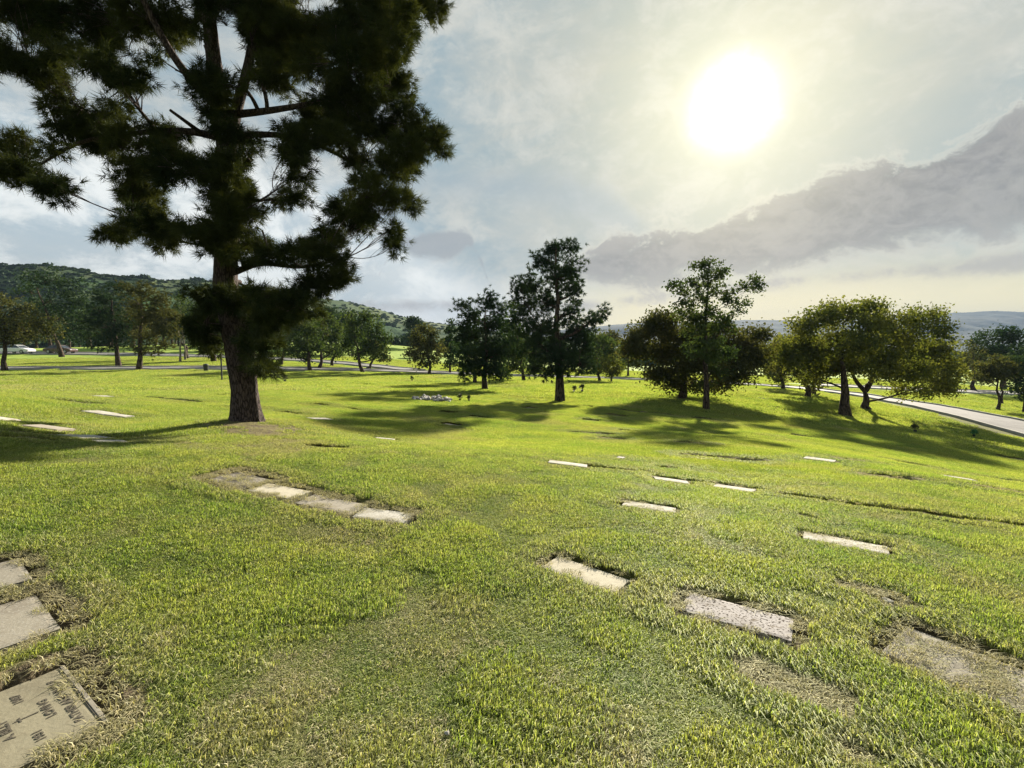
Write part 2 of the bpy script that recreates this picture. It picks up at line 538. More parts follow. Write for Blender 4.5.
marker_edge('tiny white marker far behind the close pair', (91, 396), (100, 397), 0.4, 1, stone='white', group=G_R)
marker_edge('small white marker right of the pine trunk', (314, 419.5), (334, 420), 0.35, 1, stone='white', group=G_R)
marker_edge('small white marker between the pine and the rock heap', (375, 438.5), (394, 440.5), 0.3, 1, stone='white', group=G_R)
marker_edge('tiny white marker left of the narrow one, in the middle distance', (616, 458.5), (623, 459.5), 0.2, 1, stone='white', group=G_R)
marker_edge('small scrap of white stone in a bare hollow on the right', (879, 595), (889, 600), 0.05, 1, stone='white', group=G_R, dirt=0.12)
# half hidden markers further out that only show as a dark lip with a sliver of stone
rr = random.Random(3)
N_FAR = 0
row = np.array([math.cos(-0.42), math.sin(-0.42)]); perp = np.array([-row[1], row[0]])
for j in range(-6, 14):
    for i in range(-24, 26):
        p = np.array([0.0, 11.0]) + row * i * 1.75 + perp * j * 2.6 + np.array([rr.uniform(-.3, .3), rr.uniform(-.2, .2)])
        u = p[0] / max(p[1], .1)
        if p[1] < 7.6 or p[1] > 36 or abs(u) > 1.1 or rr.random() > 0.30: continue
        if (p[0] + 5.3) ** 2 + (p[1] - 9.5) ** 2 < 2.5: continue
        if any((p[0] - m['x']) ** 2 + (p[1] - m['y']) ** 2 < 1.4 for m in MARK): continue
        N_FAR += 1
        MARK.append(dict(label='flush marker almost swallowed by grass, far across the lawn', x=p[0], y=p[1], ang=-0.42 + rr.uniform(-.05, .05), L=0.6,
                         W=0.3, stone='pale', sink=rr.uniform(.03, .06), group='half hidden markers far across the lawn', cover=0.4, dirt=0.05 + rr.random() * .05))
print('far markers', N_FAR)

# dark turf steps (long sunken lips) and thatch strips that hold no visible stone: x0,y0 -> x1,y1 pixel, half width
STRIPS = [((782, 494), (850, 504), .11, .11), ((856, 505), (940, 515), .15, .13), ((940, 516), (1030, 527), .14, .12),
          ((590, 466), (632, 471), .12, .11), ((690, 455), (760, 460), .14, .11), ((315, 446), (345, 448), .18, .12),
          ((755, 668), (832, 698), .12, .015), ((852, 586), (898, 602), .10, .03), ((800, 515), (815, 519), .05, .05),
          ((870, 508), (900, 511), .05, .04), ((880, 476), (910, 478), .14, .11), ((660, 467), (672, 468), .12, .09), ((655, 476), (700, 482), .09, .09), ((712, 483), (765, 490), .09, .09), ((0, 436), (60, 441), .10, .08), ((945, 471), (1024, 482), .13, .11), ((575, 432), (610, 434), .16, .12), ((150, 398), (200, 402), .2, .12), ((60, 400), (90, 403), .2, .12),
          ((40, 434), (20, 432), .08, .04), ((845, 745), (872, 760), .05, .02), ((640, 470), (655, 474), .05, .04)]
STR = []
for a, b, w, dep in STRIPS:
    A = ground_at(*a); B = ground_at(*b); STR.append((A[:2], B[:2], w, dep))


def marker_dist(x, y):
    """signed distance outside the nearest marker's rectangle, minus its own dirt width; also pit depth"""
    best = np.full(np.shape(x), 9.0); raw = np.full(np.shape(x), 9.0)
    for m in MARK:
        dx = x - m['x']; dy = y - m['y']
        c, s = math.cos(m['ang']), math.sin(m['ang'])
        u = np.abs(dx * c + dy * s) - m['L'] / 2; v = np.abs(-dx * s + dy * c) - m['W'] / 2
        d = np.where((u > 0) & (v > 0), np.hypot(np.maximum(u, 0), np.maximum(v, 0)), np.maximum(u, v))
        raw = np.minimum(raw, d); best = np.minimum(best, d - m['dirt'])
    return raw, best


def strip_dist(x, y):
    out = np.full(np.shape(x), 9.0); dep = np.zeros(np.shape(x))
    for A, B, w, dp in STR:
        v = B - A; L2 = v @ v
        t = np.clip(((x - A[0]) * v[0] + (y - A[1]) * v[1]) / L2, 0, 1)
        d = np.hypot(x - A[0] - t * v[0], y - A[1] - t * v[1]) - w
        dep = np.where(d < out, dp, dep); out = np.minimum(out, d)
    return out, dep


# bare or dry areas: pixel centre, radius m, strength
DRY = [((285, 690), .36, .36), ((215, 720), .25, .35), ((330, 740), .25, .42), ((120, 700), .16, .8), ((80, 600), .22, .7), ((447, 735), .10, 1.0),
       ((275, 447), .9, .6), ((262, 430), 1.1, 1.0), ((235, 425), .8, 1.0), ((600, 745), .22, .6), ((850, 750), .14, .9), ((540, 700), .2, .5), ((130, 655), .3, .6), ((100, 740), .2, .5),
       ((385, 520), .5, .5), ((700, 540), .5, .3), ((430, 640), .5, .2), ((640, 590), .25, .5), ((160, 440), .8, .45)]
DRYW = []
for c, r, s in DRY:
    p = ground_at(*c); DRYW.append((p[0], p[1], r, s))


def dry_mask(x, y):
    m = np.zeros(np.shape(x))
    for a, b, r, s in DRYW:
        d = np.hypot(x - a, y - b) / r
        m = np.maximum(m, s * (1 - sstep(.35, 1.25, d + 0.55 * (fbm(x / .22, y / .22, 21, 3) - .5) * 2)))
    return m


# ------------------------------------------------------------------ ground sheet
def build_ground():
    rad = [0.0]
    r = 0.5
    while r < 3150:
        rad.append(r)
        g = 0.0095 if r < 14 else (0.013 if r < 60 else 0.03)
        r *= 1 + g
    rad = np.array(rad[1:])
    a_front = np.linspace(-62, 62, 640)
    a_back = np.linspace(62, 298, 72)[1:-1]
    ang = np.radians(np.concatenate([a_front, a_back]))
    nr, na = len(rad), len(ang)
    X = rad[:, None] * np.sin(ang)[None, :]; Y = rad[:, None] * np.cos(ang)[None, :]
    x = X.ravel(); y = Y.ravel(); rr_ = np.hypot(x, y)
    z = terrain(x, y)
    near = np.where((rr_ < 40) & (y > -1))[0]
    xn, yn, rn = x[near], y[near], rr_[near]
    raw, dirtd = marker_dist(xn, yn)
    edge = 0.05 * (fbm(xn / .11, yn / .11, 31, 3) - .5) * 2
    grow = np.clip(rn * .010, 0, .3)
    pit = 1 - sstep(0.0, 0.045, raw - 0.04 - grow - .08 * sstep(7, 10, rn) + edge)
    z[near] -= (0.08 + .04 * sstep(7, 12, rn)) * pit
    ring = 1 - sstep(-0.06, 0.06, dirtd + edge * 2)
    sd, sdep = strip_dist(xn, yn)
    sp = 1 - sstep(-0.04, 0.05, sd + edge * 2)
    z[near] -= sp * sdep
    dirt = np.maximum(np.maximum(ring, sp), dry_mask(xn, yn) * .8)
    D = np.zeros(len(x)); D[near] = dirt
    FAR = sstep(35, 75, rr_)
    verts = np.c_[x, y, z]
    verts = np.vstack([[0, 0, float(terrain(0, 0))], verts])
    D = np.r_[0, D]; FAR = np.r_[0, FAR]
    i = np.arange(nr - 1)[:, None] * na + np.arange(na)[None, :]
    j = np.arange(nr - 1)[:, None] * na + (np.arange(na)[None, :] + 1) % na
    q = np.stack([i, i + na, j + na, j], -1).reshape(-1, 4) + 1
    q = q[:, ::-1]
    me = np_mesh('ground', verts, q, M['ground'], True, {'dirt': D, 'far': FAR})
    # close the little hole under the camera
    c = MB()
    import bmesh
    bm = bmesh.new(); bm.from_mesh(me); bm.verts.ensure_lookup_table()
    ctr = bm.verts[0]
    for k in range(na):
        try: f = bm.faces.new((ctr, bm.verts[1 + (k + 1) % na], bm.verts[1 + k])); f.smooth = True
        except ValueError: pass
    bmesh.ops.recalc_face_normals(bm, faces=bm.faces)
    bm.to_mesh(me); bm.free()
    o = link('ground', me); tag(o, kind='structure')
    if me.polygons[len(me.polygons) // 2].normal.z < 0: me.flip_normals()
    return o


ground = build_ground()

# ------------------------------------------------------------------ roads and kerbs
def ribbon(name, line, offs, zoff, mat, kind='structure'):
    T = np.gradient(line, axis=0); T /= np.linalg.norm(T, axis=1)[:, None]
    N = np.c_[-T[:, 1], T[:, 0]]
    rows = []
    for p, n in zip(line, N):
        rows.append([(p[0] + n[0] * o, p[1] + n[1] * o) for o, _ in offs])
    P = np.array(rows)
    Z = terrain(P[..., 0], P[..., 1]) + np.array([zz for _, zz in offs])[None, :] + zoff
    V = np.concatenate([P, Z[..., None]], -1).reshape(-1, 3)
    k = len(offs)
    f = [(a * k + b, a * k + b + 1, (a + 1) * k + b + 1, (a + 1) * k + b) for a in range(len(line) - 1) for b in range(k - 1)]
    o = link(name, np_mesh(name, V, f, mat, False)); tag(o, kind=kind)
    return o


for key, (line, w) in ROADLINES.items():
    h = w / 2
    zo = .05 + (.02 if key == 'far_left' else 0)
    ribbon('road', line, [(-h, -.0), (-h / 2, .03), (0, .045), (h / 2, .03), (h, 0)], zo, M['concrete_road'])
    for sgn in (-1, 1):
        o = sorted([(sgn * (h + .002), -.15), (sgn * (h + .01), .11), (sgn * (h + .22), .11), (sgn * (h + .26), -.15)])
        ribbon('kerb', line, o, zo, M['kerb'])


# ------------------------------------------------------------------ grave marker objects
M['s_pale'] = m_stone('pale_granite', (0.275, 0.251, 0.209), (0.198, 0.168, 0.120), (0.312, 0.302, 0.270), 70, .6, .4, .35)
M['s_white'] = m_stone('white_marble', (0.42, 0.405, 0.36), (0.24, 0.22, 0.165), (0.16, 0.15, 0.13), 60, .85, .45, .45)
M['s_cream'] = m_stone('cream_granite', (0.40, 0.37, 0.29), (0.30, 0.27, 0.20), (0.48, 0.46, 0.38), 90, .6, .3, .15)
M['s_tan'] = m_stone('tan_cast_stone', (0.205, 0.188, 0.132), (0.145, 0.13, 0.092), (0.25, 0.235, 0.175), 60, .8, .25, .25)
M['s_greytan'] = m_stone('weathered_grey_stone', (0.223, 0.205, 0.167), (0.149, 0.130, 0.105), (0.310, 0.298, 0.260), 80, .7, .45, .3)
M['s_darkgrey'] = m_stone('dark_grey_stone', (0.17, 0.155, 0.13), (0.10, 0.09, 0.075), (0.4, 0.37, 0.3), 50, .6, .5, .5)
M['s_speckled'] = m_stone('speckled_white_granite', (0.34, 0.32, 0.31), (0.22, 0.20, 0.18), (0.045, 0.036, 0.03), 62, .6, 1.0, .95)
M['s_thatch'] = m_stone('worn_grey_stone', (0.235, 0.22, 0.185), (0.14, 0.125, 0.10), (0.34, 0.32, 0.27), 45, .8, .7, .7)
M['ink'] = m_plain('engraved_shadow_paint', (0.045, 0.038, 0.027), (0.08, 0.07, 0.05), 60, 0.9)
M['groove'] = m_plain('dark_rim_groove', (0.07, 0.06, 0.045), (0.1, 0.09, 0.07), 30, 0.9)


def slope_rot(x, y, ang):
    e = .25
    zx = float(terrain(x + e, y) - terrain(x - e, y)) / (2 * e); zy = float(terrain(x, y + e) - terrain(x, y - e)) / (2 * e)
    n = Vector((-zx, -zy, 1)).normalized()
    xa = Vector((math.cos(ang), math.sin(ang), 0)); xa = (xa - n * xa.dot(n)).normalized()
    ya = n.cross(xa)
    return Matrix((xa, ya, n)).transposed().to_euler()


def slab_mesh(L, Wd, H, mat, seed):
    """stone slab, finely cut top with chipped, slightly wandering edges; origin at top centre"""
    nx, ny = 26, 12
    r_ = np.random.default_rng(seed)
    xs = np.linspace(-L / 2, L / 2, nx); ys = np.linspace(-Wd / 2, Wd / 2, ny)
    X, Y = np.meshgrid(xs, ys, indexing='ij')
    edge = np.minimum(np.minimum(X + L / 2, L / 2 - X), np.minimum(Y + Wd / 2, Wd / 2 - Y))
    wob = (fbm(X / .05 + seed, Y / .05, seed, 2) - .5)
    Z = -0.004 * np.exp(-edge / .006) - 0.002 * wob
    on = edge < 1e-6
    X = X + np.where(on, wob * .008, 0); Y = Y + np.where(on, wob * .008, 0)
    V = np.c_[X.ravel(), Y.ravel(), Z.ravel()]
    f = [(i * ny + j, (i + 1) * ny + j, (i + 1) * ny + j + 1, i * ny + j + 1) for i in range(nx - 1) for j in range(ny - 1)]
    bd = [i * ny for i in range(nx)] + [(nx - 1) * ny + j for j in range(1, ny)] + [i * ny + ny - 1 for i in range(nx - 2, -1, -1)] + [j for j in range(ny - 2, 0, -1)]
    n0 = len(V)
    low = V[bd].copy(); low[:, 2] = -H
    V = np.vstack([V, low])
    m = len(bd)
    f += [(bd[k], n0 + k, n0 + (k + 1) % m, bd[(k + 1) % m]) for k in range(m)]
    me = new_mesh('slab', V, f + [tuple(n0 + k for k in range(m))], mat)
    return me


def text_mesh(body, size, mat, extrude=0.0012, bold=0.0):
    cu = bpy.data.curves.new('txt', 'FONT'); cu.body = body; cu.size = size; cu.align_x = 'CENTER'; cu.align_y = 'CENTER'
    cu.extrude = extrude; cu.offset = bold; cu.resolution_u = 2
    ob = bpy.data.objects.new('txt', cu); COL.objects.link(ob)
    bpy.context.view_layer.update()
    dg = bpy.context.evaluated_depsgraph_get()
    me = bpy.data.meshes.new_from_object(ob.evaluated_get(dg))
    bpy.data.objects.remove(ob); bpy.data.curves.remove(cu)
    me.materials.clear(); me.materials.append(mat)
    return me


far_proto = None
for k, m in enumerate(MARK):
    x, y = m['x'], m['y']
    if y > 5.5 and m['sink'] < .013: m['sink'] = -.022
    elif m['group'] == G_R and y > 3.6: m['sink'] = -.003
    z = float(terrain(x, y)) - m['sink']
    rot = slope_rot(x, y, m['ang'])
    if m['label'].startswith('flush marker almost'):
        if far_proto is None: far_proto = slab_mesh(m['L'], m['W'], .09, M['s_pale'], 99)
        o = link('grave_marker', far_proto, loc=(x, y, z), rot=rot)
        tag(o, m['label'], 'grave marker', m['group']); continue
    me = slab_mesh(m['L'], m['W'], .09, M['s_' + m['stone']], k + 3)
    if m.get('inscribed'):
        t = thing('grave_marker', m['label'], 'grave marker', (x, y, z), rot, m['group'])
        link('slab', me, t)
        L, Wd = m['L'], m['W']
        # raised rim along the borders with a dark groove inside it
        rim = MB(); g = .017
        yb, yt = Wd / 2, -Wd / 2
        rim.box((0, yb - g / 2, .002), (L - .004, g, .005), bev=.0015)
        rim.box((0, yt + g / 2, .002), (L - .004, g, .005), bev=.0015)
        rim.build('rim', M['s_greytan'], t)
        gr = MB(); gr.box((0, yb - g - .003, .0012), (L - .01, .004, .002)); gr.build('rim_groove', M['groove'], t)
        # text reads with its head away from the rim on the far right: rotated half a turn in the slab's frame
        def put(body, u, v, size, sx=1.0, bold=.0012):
            q = link('inscription', text_mesh(body, size, M['ink'], .0008, bold), t)
            q.location = (u, v, .0016); q.rotation_euler = (0, 0, math.pi); q.scale = (sx, 1, 1)
        put('FATHER AND UNCLE', -.0, Wd / 2 - .066, .040, 1.05)
        put('LOVING', .0, Wd / 2 - .125, .042, 1.0)
        put('1931', .165, Wd / 2 - .185, .040, 1.0)
        put('1987', -.165, Wd / 2 - .185, .040, 1.0)
        put('A. BILLY', .03, Wd / 2 - .255, .042, 1.0)
        put('WILLIAMS', .0, Wd / 2 - .325, .062, 1.1, .0016)
        cr = MB()
        cr.box((0, Wd / 2 - .19, .0018), (.006, .075, .0016)); cr.box((0, Wd / 2 - .21, .0018), (.034, .006, .0017))
        cr.build('cross_emblem', M['ink'], t)
    elif m.get('flecks'):
        t = thing('grave_marker', m['label'], 'grave marker', (x, y, z), rot, m['group'])
        link('slab', me, t)
        for u, v, s in ((-.03, -.01, .012), (.06, .01, .005)):
            b = MB(); n = 9
            b.add([(u + s * math.cos(a * 2 * math.pi / n) * random.uniform(.7, 1.2), v + s * .8 * math.sin(a * 2 * math.pi / n) * random.uniform(.7, 1.2), .0015) for a in range(n)] + [(u, v, .003)],
                  [(a, (a + 1) % n, n) for a in range(n)])
            b.build('fleck', M['ink'], t)
    else:
        o = link('grave_marker', me, loc=(x, y, z), rot=rot)
        tag(o, m['label'], 'grave marker', m['group'])


# ------------------------------------------------------------------ grass: blades scattered by geometry nodes
def blade_patch(name, radius, n, h, w, seed, flat=0.5, segs=2, tri=False):
    r_ = np.random.default_rng(seed)
    rad = radius * np.sqrt(r_.random(n)); a = r_.random(n) * 2 * math.pi
    bx, by = rad * np.cos(a), rad * np.sin(a)
    hh = h * (0.45 + 0.75 * r_.random(n)); ww = w * (0.6 + 0.8 * r_.random(n))
    hd = r_.random(n) * 2 * math.pi; lean = flat * (0.25 + 1.5 * r_.random(n) ** 1.3)
    ux, uy = np.cos(hd), np.sin(hd)
    # width direction
    wa = hd + math.pi / 2 + r_.normal(0, .5, n); wx, wy = np.cos(wa), np.sin(wa)
    rnd = r_.random(n)
    V = []; Fq = []; A = []
    if tri:
        p0 = np.c_[bx - wx * ww / 2, by - wy * ww / 2, np.full(n, -.01)]
        p1 = np.c_[bx + wx * ww / 2, by + wy * ww / 2, np.full(n, -.01)]
        p2 = np.c_[bx + ux * hh * lean, by + uy * hh * lean, hh]
        V = np.stack([p0, p1, p2], 1).reshape(-1, 3); Fq = np.arange(3 * n).reshape(-1, 3); A = np.repeat(rnd, 3)
    else:
        m1 = 0.5
        hh *= .6 + .9 * fbm(bx / .05 + seed, by / .05, seed, 2)
        p0 = np.c_[bx - wx * ww / 2, by - wy * ww / 2, np.full(n, -.008)]
        p1 = np.c_[bx + wx * ww / 2, by + wy * ww / 2, np.full(n, -.008)]
        cx, cy, cz = bx + ux * hh * lean * .32, by + uy * hh * lean * .32, hh * .62
        p2 = np.c_[cx - wx * ww * .42, cy - wy * ww * .42, cz]
        p3 = np.c_[cx + wx * ww * .42, cy + wy * ww * .42, cz]
        tz = hh * np.clip(1.05 - .55 * lean ** 1.4, .25, 1)
        p4 = np.c_[bx + ux * hh * lean, by + uy * hh * lean, tz]
        V = np.stack([p0, p1, p2, p3, p4], 1).reshape(-1, 3)
        b = np.arange(n)[:, None] * 5
        Fq = np.concatenate([b + np.array([0, 1, 3]), b + np.array([0, 3, 2]), b + np.array([2, 3, 4])], 0)
        A = np.repeat(rnd, 5)
    me = np_mesh(name, V, Fq, M['blade'], False, {'rnd': A})
    return bpy.data.objects.new(name, me)


def gn_scatter(obj, variants, matname='scatter'):
    ng = bpy.data.node_groups.new(matname, 'GeometryNodeTree')
    ng.interface.new_socket('Geometry', in_out='INPUT', socket_type='NodeSocketGeometry')
    ng.interface.new_socket('Geometry', in_out='OUTPUT', socket_type='NodeSocketGeometry')
    N = ng.nodes; Lk = ng.links
    gi = N.new('NodeGroupInput'); go = N.new('NodeGroupOutput')
    def attr(name, typ):
        a = N.new('GeometryNodeInputNamedAttribute'); a.data_type = typ; a.inputs[0].default_value = name; return a.outputs[0]
    kind = attr('kind', 'INT'); rot = attr('rot', 'FLOAT_VECTOR'); scl = attr('scl', 'FLOAT_VECTOR')
    join = N.new('GeometryNodeJoinGeometry')
    for i, v in enumerate(variants):
        cmpn = N.new('FunctionNodeCompare'); cmpn.data_type = 'INT'; cmpn.operation = 'EQUAL'
        Lk.new(kind, cmpn.inputs[2]); cmpn.inputs[3].default_value = i
        oi = N.new('GeometryNodeObjectInfo'); oi.inputs['Object'].default_value = v; oi.inputs['As Instance'].default_value = True
        ip = N.new('GeometryNodeInstanceOnPoints')
        Lk.new(gi.outputs[0], ip.inputs['Points']); Lk.new(cmpn.outputs[0], ip.inputs['Selection'])
        Lk.new(oi.outputs['Geometry'], ip.inputs['Instance'])
        er = N.new('FunctionNodeEulerToRotation'); Lk.new(rot, er.inputs[0]); Lk.new(er.outputs[0], ip.inputs['Rotation'])
        Lk.new(scl, ip.inputs['Scale'])
        Lk.new(ip.outputs[0], join.inputs[0])
    Lk.new(join.outputs[0], go.inputs[0])
    md = obj.modifiers.new('scatter', 'NODES'); md.node_group = ng


def point_object(name, P, kind, rot, scl, dry=None):
    me = bpy.data.meshes.new(name)
    me.vertices.add(len(P)); me.vertices.foreach_set('co', np.asarray(P, np.float32).ravel())
    a = me.attributes.new('kind', 'INT', 'POINT'); a.data.foreach_set('value', np.asarray(kind, np.int32))
    a = me.attributes.new('rot', 'FLOAT_VECTOR', 'POINT'); a.data.foreach_set('vector', np.asarray(rot, np.float32).ravel())
    a = me.attributes.new('scl', 'FLOAT_VECTOR', 'POINT'); a.data.foreach_set('vector', np.asarray(scl, np.float32).ravel())
    if dry is not None:
        a = me.attributes.new('dry', 'FLOAT', 'POINT'); a.data.foreach_set('value', np.asarray(dry, np.float32))
    me.update()
    return link(name, me)


def jgrid(x0, x1, y0, y1, s):
    xs = np.arange(x0, x1, s); ys = np.arange(y0, y1, s)
    X, Y = np.meshgrid(xs, ys); X = X.ravel() + rng.uniform(-.5, .5, X.size) * s; Y = Y.ravel() + rng.uniform(-.5, .5, Y.size) * s
    return X, Y


def normals(x, y, e=.15):
    zx = (terrain(x + e, y) - terrain(x - e, y)) / (2 * e); zy = (terrain(x, y + e) - terrain(x, y - e)) / (2 * e)
    return zx, zy


PATCHES = []
for i in range(4): PATCHES.append(blade_patch('turf_patch', .17, 760, .027, .0034, 40 + i, 1.15))          # 0-3 near
for i in range(3): PATCHES.append(blade_patch('turf_tuft', .045, 60, .031, .0036, 60 + i, 1.15))            # 4-6 tufts
for i in range(3): PATCHES.append(blade_patch('turf_mid', .45, 1300, .042, .009, 70 + i, .8, tri=True))   # 7-9 mid
for i in range(3): PATCHES.append(blade_patch('turf_far', 1.5, 2600, .065, .028, 80 + i, .8, tri=True))   # 10-12 far
PATCHES.append(blade_patch('long_blades', .05, 5, .10, .0035, 91, 1.3))
for i in range(2): PATCHES.append(blade_patch('flat_thatch', .07, 70, .013, .0035, 95 + i, 4.5))       # 14-15                                    # 13 stragglers

pts = []; kinds = []; rots = []; scls = []; drys = []


def emit(x, y, kind, s, sz, dry):
    zx, zy = normals(x, y)
    z = terrain(x, y)
    n = len(x)
    a = rng.uniform(0, 2 * math.pi, n)
    pts.append(np.c_[x, y, z]); kinds.append(kind)
    rots.append(np.c_[np.arctan(zy), -np.arctan(zx), np.zeros(n)])
    sx = s * np.where(rng.random(n) < .5, 1, -1)
    scls.append(np.c_[sx, s, sz]); drys.append(dry)


def sector(x, y, r0, r1, u=2.0):
    r = np.hypot(x, y)
    return (r >= r0) & (r < r1) & (np.abs(x) < u * (y + 1.6)) & (y > -.9)


pb0 = near_hit(248, 421, 9.5)
# near patches
x, y = jgrid(-10, 10, -.9, 9.5, .105)
ok = sector(x, y, .9, 9.2); x, y = x[ok], y[ok]
raw, dd = marker_dist(x, y); sd, _ = strip_dist(x, y)
clear = np.minimum(dd, sd)
far_ok = clear > .17
hgt = 0.55 + 1.2 * sstep(.35, .72, fbm(x / .28, y / .28, 77, 3))
dry = dry_mask(x, y)
dryn = np.clip(dry * .7 + .38 * sstep(.56, .78, fbm(x / .55 + 3, y / .55, 55, 4)) , 0, 1)
ok = far_ok & (rng.random(len(x)) > np.maximum(dry * .85, .34 * sstep(.52, .64, fbm(x / .16, y / .16, 66, 2))))
hgt = hgt * (1 - .35 * dryn)
emit(x[ok], y[ok], rng.integers(0, 4, ok.sum()), rng.uniform(.85, 1.15, ok.sum()), hgt[ok], dryn[ok])
# tufts near the markers and in the dry parts
x, y = jgrid(-10, 10, -.9, 9.5, .042)
ok = sector(x, y, .9, 9.2); x, y = x[ok], y[ok]
raw, dd = marker_dist(x, y); sd, sdep = strip_dist(x, y)
clear = np.minimum(dd, sd); dry = dry_mask(x, y)
fr = fbm(x / .07, y / .07, 12, 2)
ok1 = (clear <= .19) & (clear + .05 * (fr - .5) > .012) & (raw > .055)
ok2 = (clear <= .012) & (raw > .055) & (sd > -.01) & (rng.random(len(x)) < .22)
ok3 = (clear > .19) & (rng.random(len(x)) < dry * .40)
for okk, hs, dr in ((ok1, 1.15, .12), (ok2, .7, .75), (ok3, .75, .75)):
    n = okk.sum()
    emit(x[okk], y[okk], rng.integers(4, 7, n), rng.uniform(.8, 1.3, n), hs * rng.uniform(.7, 1.3, n), np.clip(dr + rng.uniform(-.1, .2, n) + dry[okk] * .3, 0, 1))
# stragglers
x, y = jgrid(-6, 6, .8, 6, .22)
ok = sector(x, y, .9, 6); x, y = x[ok], y[ok]
raw, dd = marker_dist(x, y); ok = (raw > .04) & (rng.random(len(x)) < .30); n = ok.sum()
emit(x[ok], y[ok], np.full(n, 13), rng.uniform(.5, 1.2, n), rng.uniform(.25, .75, n), rng.uniform(.2, 1, n))
# mid
x, y = jgrid(-29, 29, 2, 29, .30)
ok = sector(x, y, 8.6, 28); x, y = x[ok], y[ok]
raw, dd = marker_dist(x, y); sd, _ = strip_dist(x, y)
dmm = dry_mask(x, y)
ok = (np.minimum(raw, sd) > .46) & (dmm < .25) & (np.hypot(x - pb0[0], y - pb0[1]) > 1.0) & (road_dist(x, y) > 3.2); n = ok.sum()
h = 0.55 + 0.8 * sstep(.3, .75, fbm(x / 1.1, y / 1.1, 78, 3))
dr = .4 * sstep(.56, .78, fbm(x / 1.5 + 3, y / 1.5, 56, 4))
emit(x[ok], y[ok], rng.integers(7, 10, n), rng.uniform(.85, 1.15, n), h[ok], dr[ok])
# flat dead thatch over strips, dirt rims and the buried markers
x, y = jgrid(-9, 9, .5, 14, .05)
ok = sector(x, y, .9, 13); x, y = x[ok], y[ok]
raw, dd = marker_dist(x, y); sd, sdep = strip_dist(x, y); dm = dry_mask(x, y)
buried = np.zeros(len(x)); lift = np.zeros(len(x))
for m_ in MARK:
    if m_['stone'] != 'thatch' and m_['cover'] < .15: continue
    dx = x - m_['x']; dy = y - m_['y']; c_, s_ = math.cos(m_['ang']), math.sin(m_['ang'])
    inside = (np.abs(dx * c_ + dy * s_) < m_['L'] / 2) & (np.abs(-dx * s_ + dy * c_) < m_['W'] / 2)
    buried[inside] = .26 if m_['stone'] == 'thatch' else m_['cover'] * .6
pr = np.where(raw < 0, buried, np.where(dd < 0, .30, np.where((sd < .02) & (sdep < .04), .75, np.where(sd < 0, .04, np.clip(dm - .2, 0, 1) * .5))))
pr = np.maximum(pr, np.where((raw < 0) & (raw > -.03) & (fbm(x / .1, y / .1, 88, 2) > .62), .4, 0))
ok = rng.random(len(x)) < pr; n = ok.sum()
emit(x[ok], y[ok], rng.integers(14, 16, n), rng.uniform(.5, 1.1, n), rng.uniform(.4, 1.4, n), rng.uniform(.75, 1.0, n))
# mid tufts round far markers
x, y = jgrid(-22, 22, 5, 22, .085)
ok = sector(x, y, 8.6, 20); x, y = x[ok], y[ok]
raw, dd = marker_dist(x, y); sd, _ = strip_dist(x, y)
dmm = dry_mask(x, y); mn = np.minimum(raw, sd)
ok = (mn > .05 + .07 * sstep(8, 10, np.hypot(x, y))) & ((mn <= .48) | (dmm > .15) | (np.hypot(x - pb0[0], y - pb0[1]) < 1.4)) & (rng.random(len(x)) > dmm * .97) & (np.hypot(x - pb0[0], y - pb0[1]) > .38); n = ok.sum()
emit(x[ok], y[ok], rng.integers(4, 7, n), rng.uniform(1.5, 2.0, n), rng.uniform(.9, 1.3, n), np.full(n, .1))
# far
x, y = jgrid(-110, 110, 10, 100, 1.05)
ok = sector(x, y, 26.5, 98) & (road_dist(x, y) > 4.4); x, y = x[ok], y[ok]; n = len(x)
dr = .35 * sstep(.55, .8, fbm(x / 4 + 3, y / 4, 57, 4))
emit(x, y, rng.integers(10, 13, n), rng.uniform(.85, 1.1, n), .6 + .9 * sstep(.3, .7, fbm(x / 3, y / 3, 58, 3)), dr)

grass = point_object('grass', np.vstack(pts), np.concatenate(kinds), np.vstack(rots), np.vstack(scls), np.concatenate(drys))
tag(grass, 'short mown turf of mixed green and straw blades over the whole lawn', 'grass', kind='stuff')
gn_scatter(grass, PATCHES)
print('grass instances', sum(len(p) for p in pts))


# ------------------------------------------------------------------ trees
def leaves_quads(P, size, r_, elong=1.6):
    """diamond leaves at points P"""
    n = len(P)
    a = r_.normal(size=(n, 3)); a /= np.linalg.norm(a, axis=1)[:, None]
    b = np.cross(a, r_.normal(size=(n, 3))); b /= np.linalg.norm(b, axis=1)[:, None]
    s = size * (0.6 + .8 * r_.random(n))[:, None]
    V = np.stack([P - a * s * elong / 2, P + b * s / 2, P + a * s * elong / 2, P - b * s / 2], 1).reshape(-1, 3)
    return V, np.arange(4 * n).reshape(-1, 4), np.repeat(r_.random(n), 4)


def needle_tufts(P, D, length, width, k, r_, spread=0.9, droop=0.15):
    """bunches of k thin needles at P pointing about D"""
    n = len(P)
    d = D[:, None, :] + r_.normal(0, spread, (n, k, 3)); d[..., 2] -= droop
    d /= np.linalg.norm(d, axis=2)[..., None]
    w = np.cross(d, r_.normal(size=(n, k, 3))); w /= np.linalg.norm(w, axis=2)[..., None]
    L = length * (0.65 + .5 * r_.random((n, k, 1)))
    base = P[:, None, :] + r_.normal(0, length * .12, (n, k, 3))
    V = np.stack([base - w * width / 2, base + w * width / 2, base + d * L], 2).reshape(-1, 3)
    rn = np.repeat(np.clip(r_.random(n)[:, None] * .7 + .3 * r_.random((n, k)), 0, 1).ravel(), 3)
    return V, np.arange(len(V)).reshape(-1, 3), rn


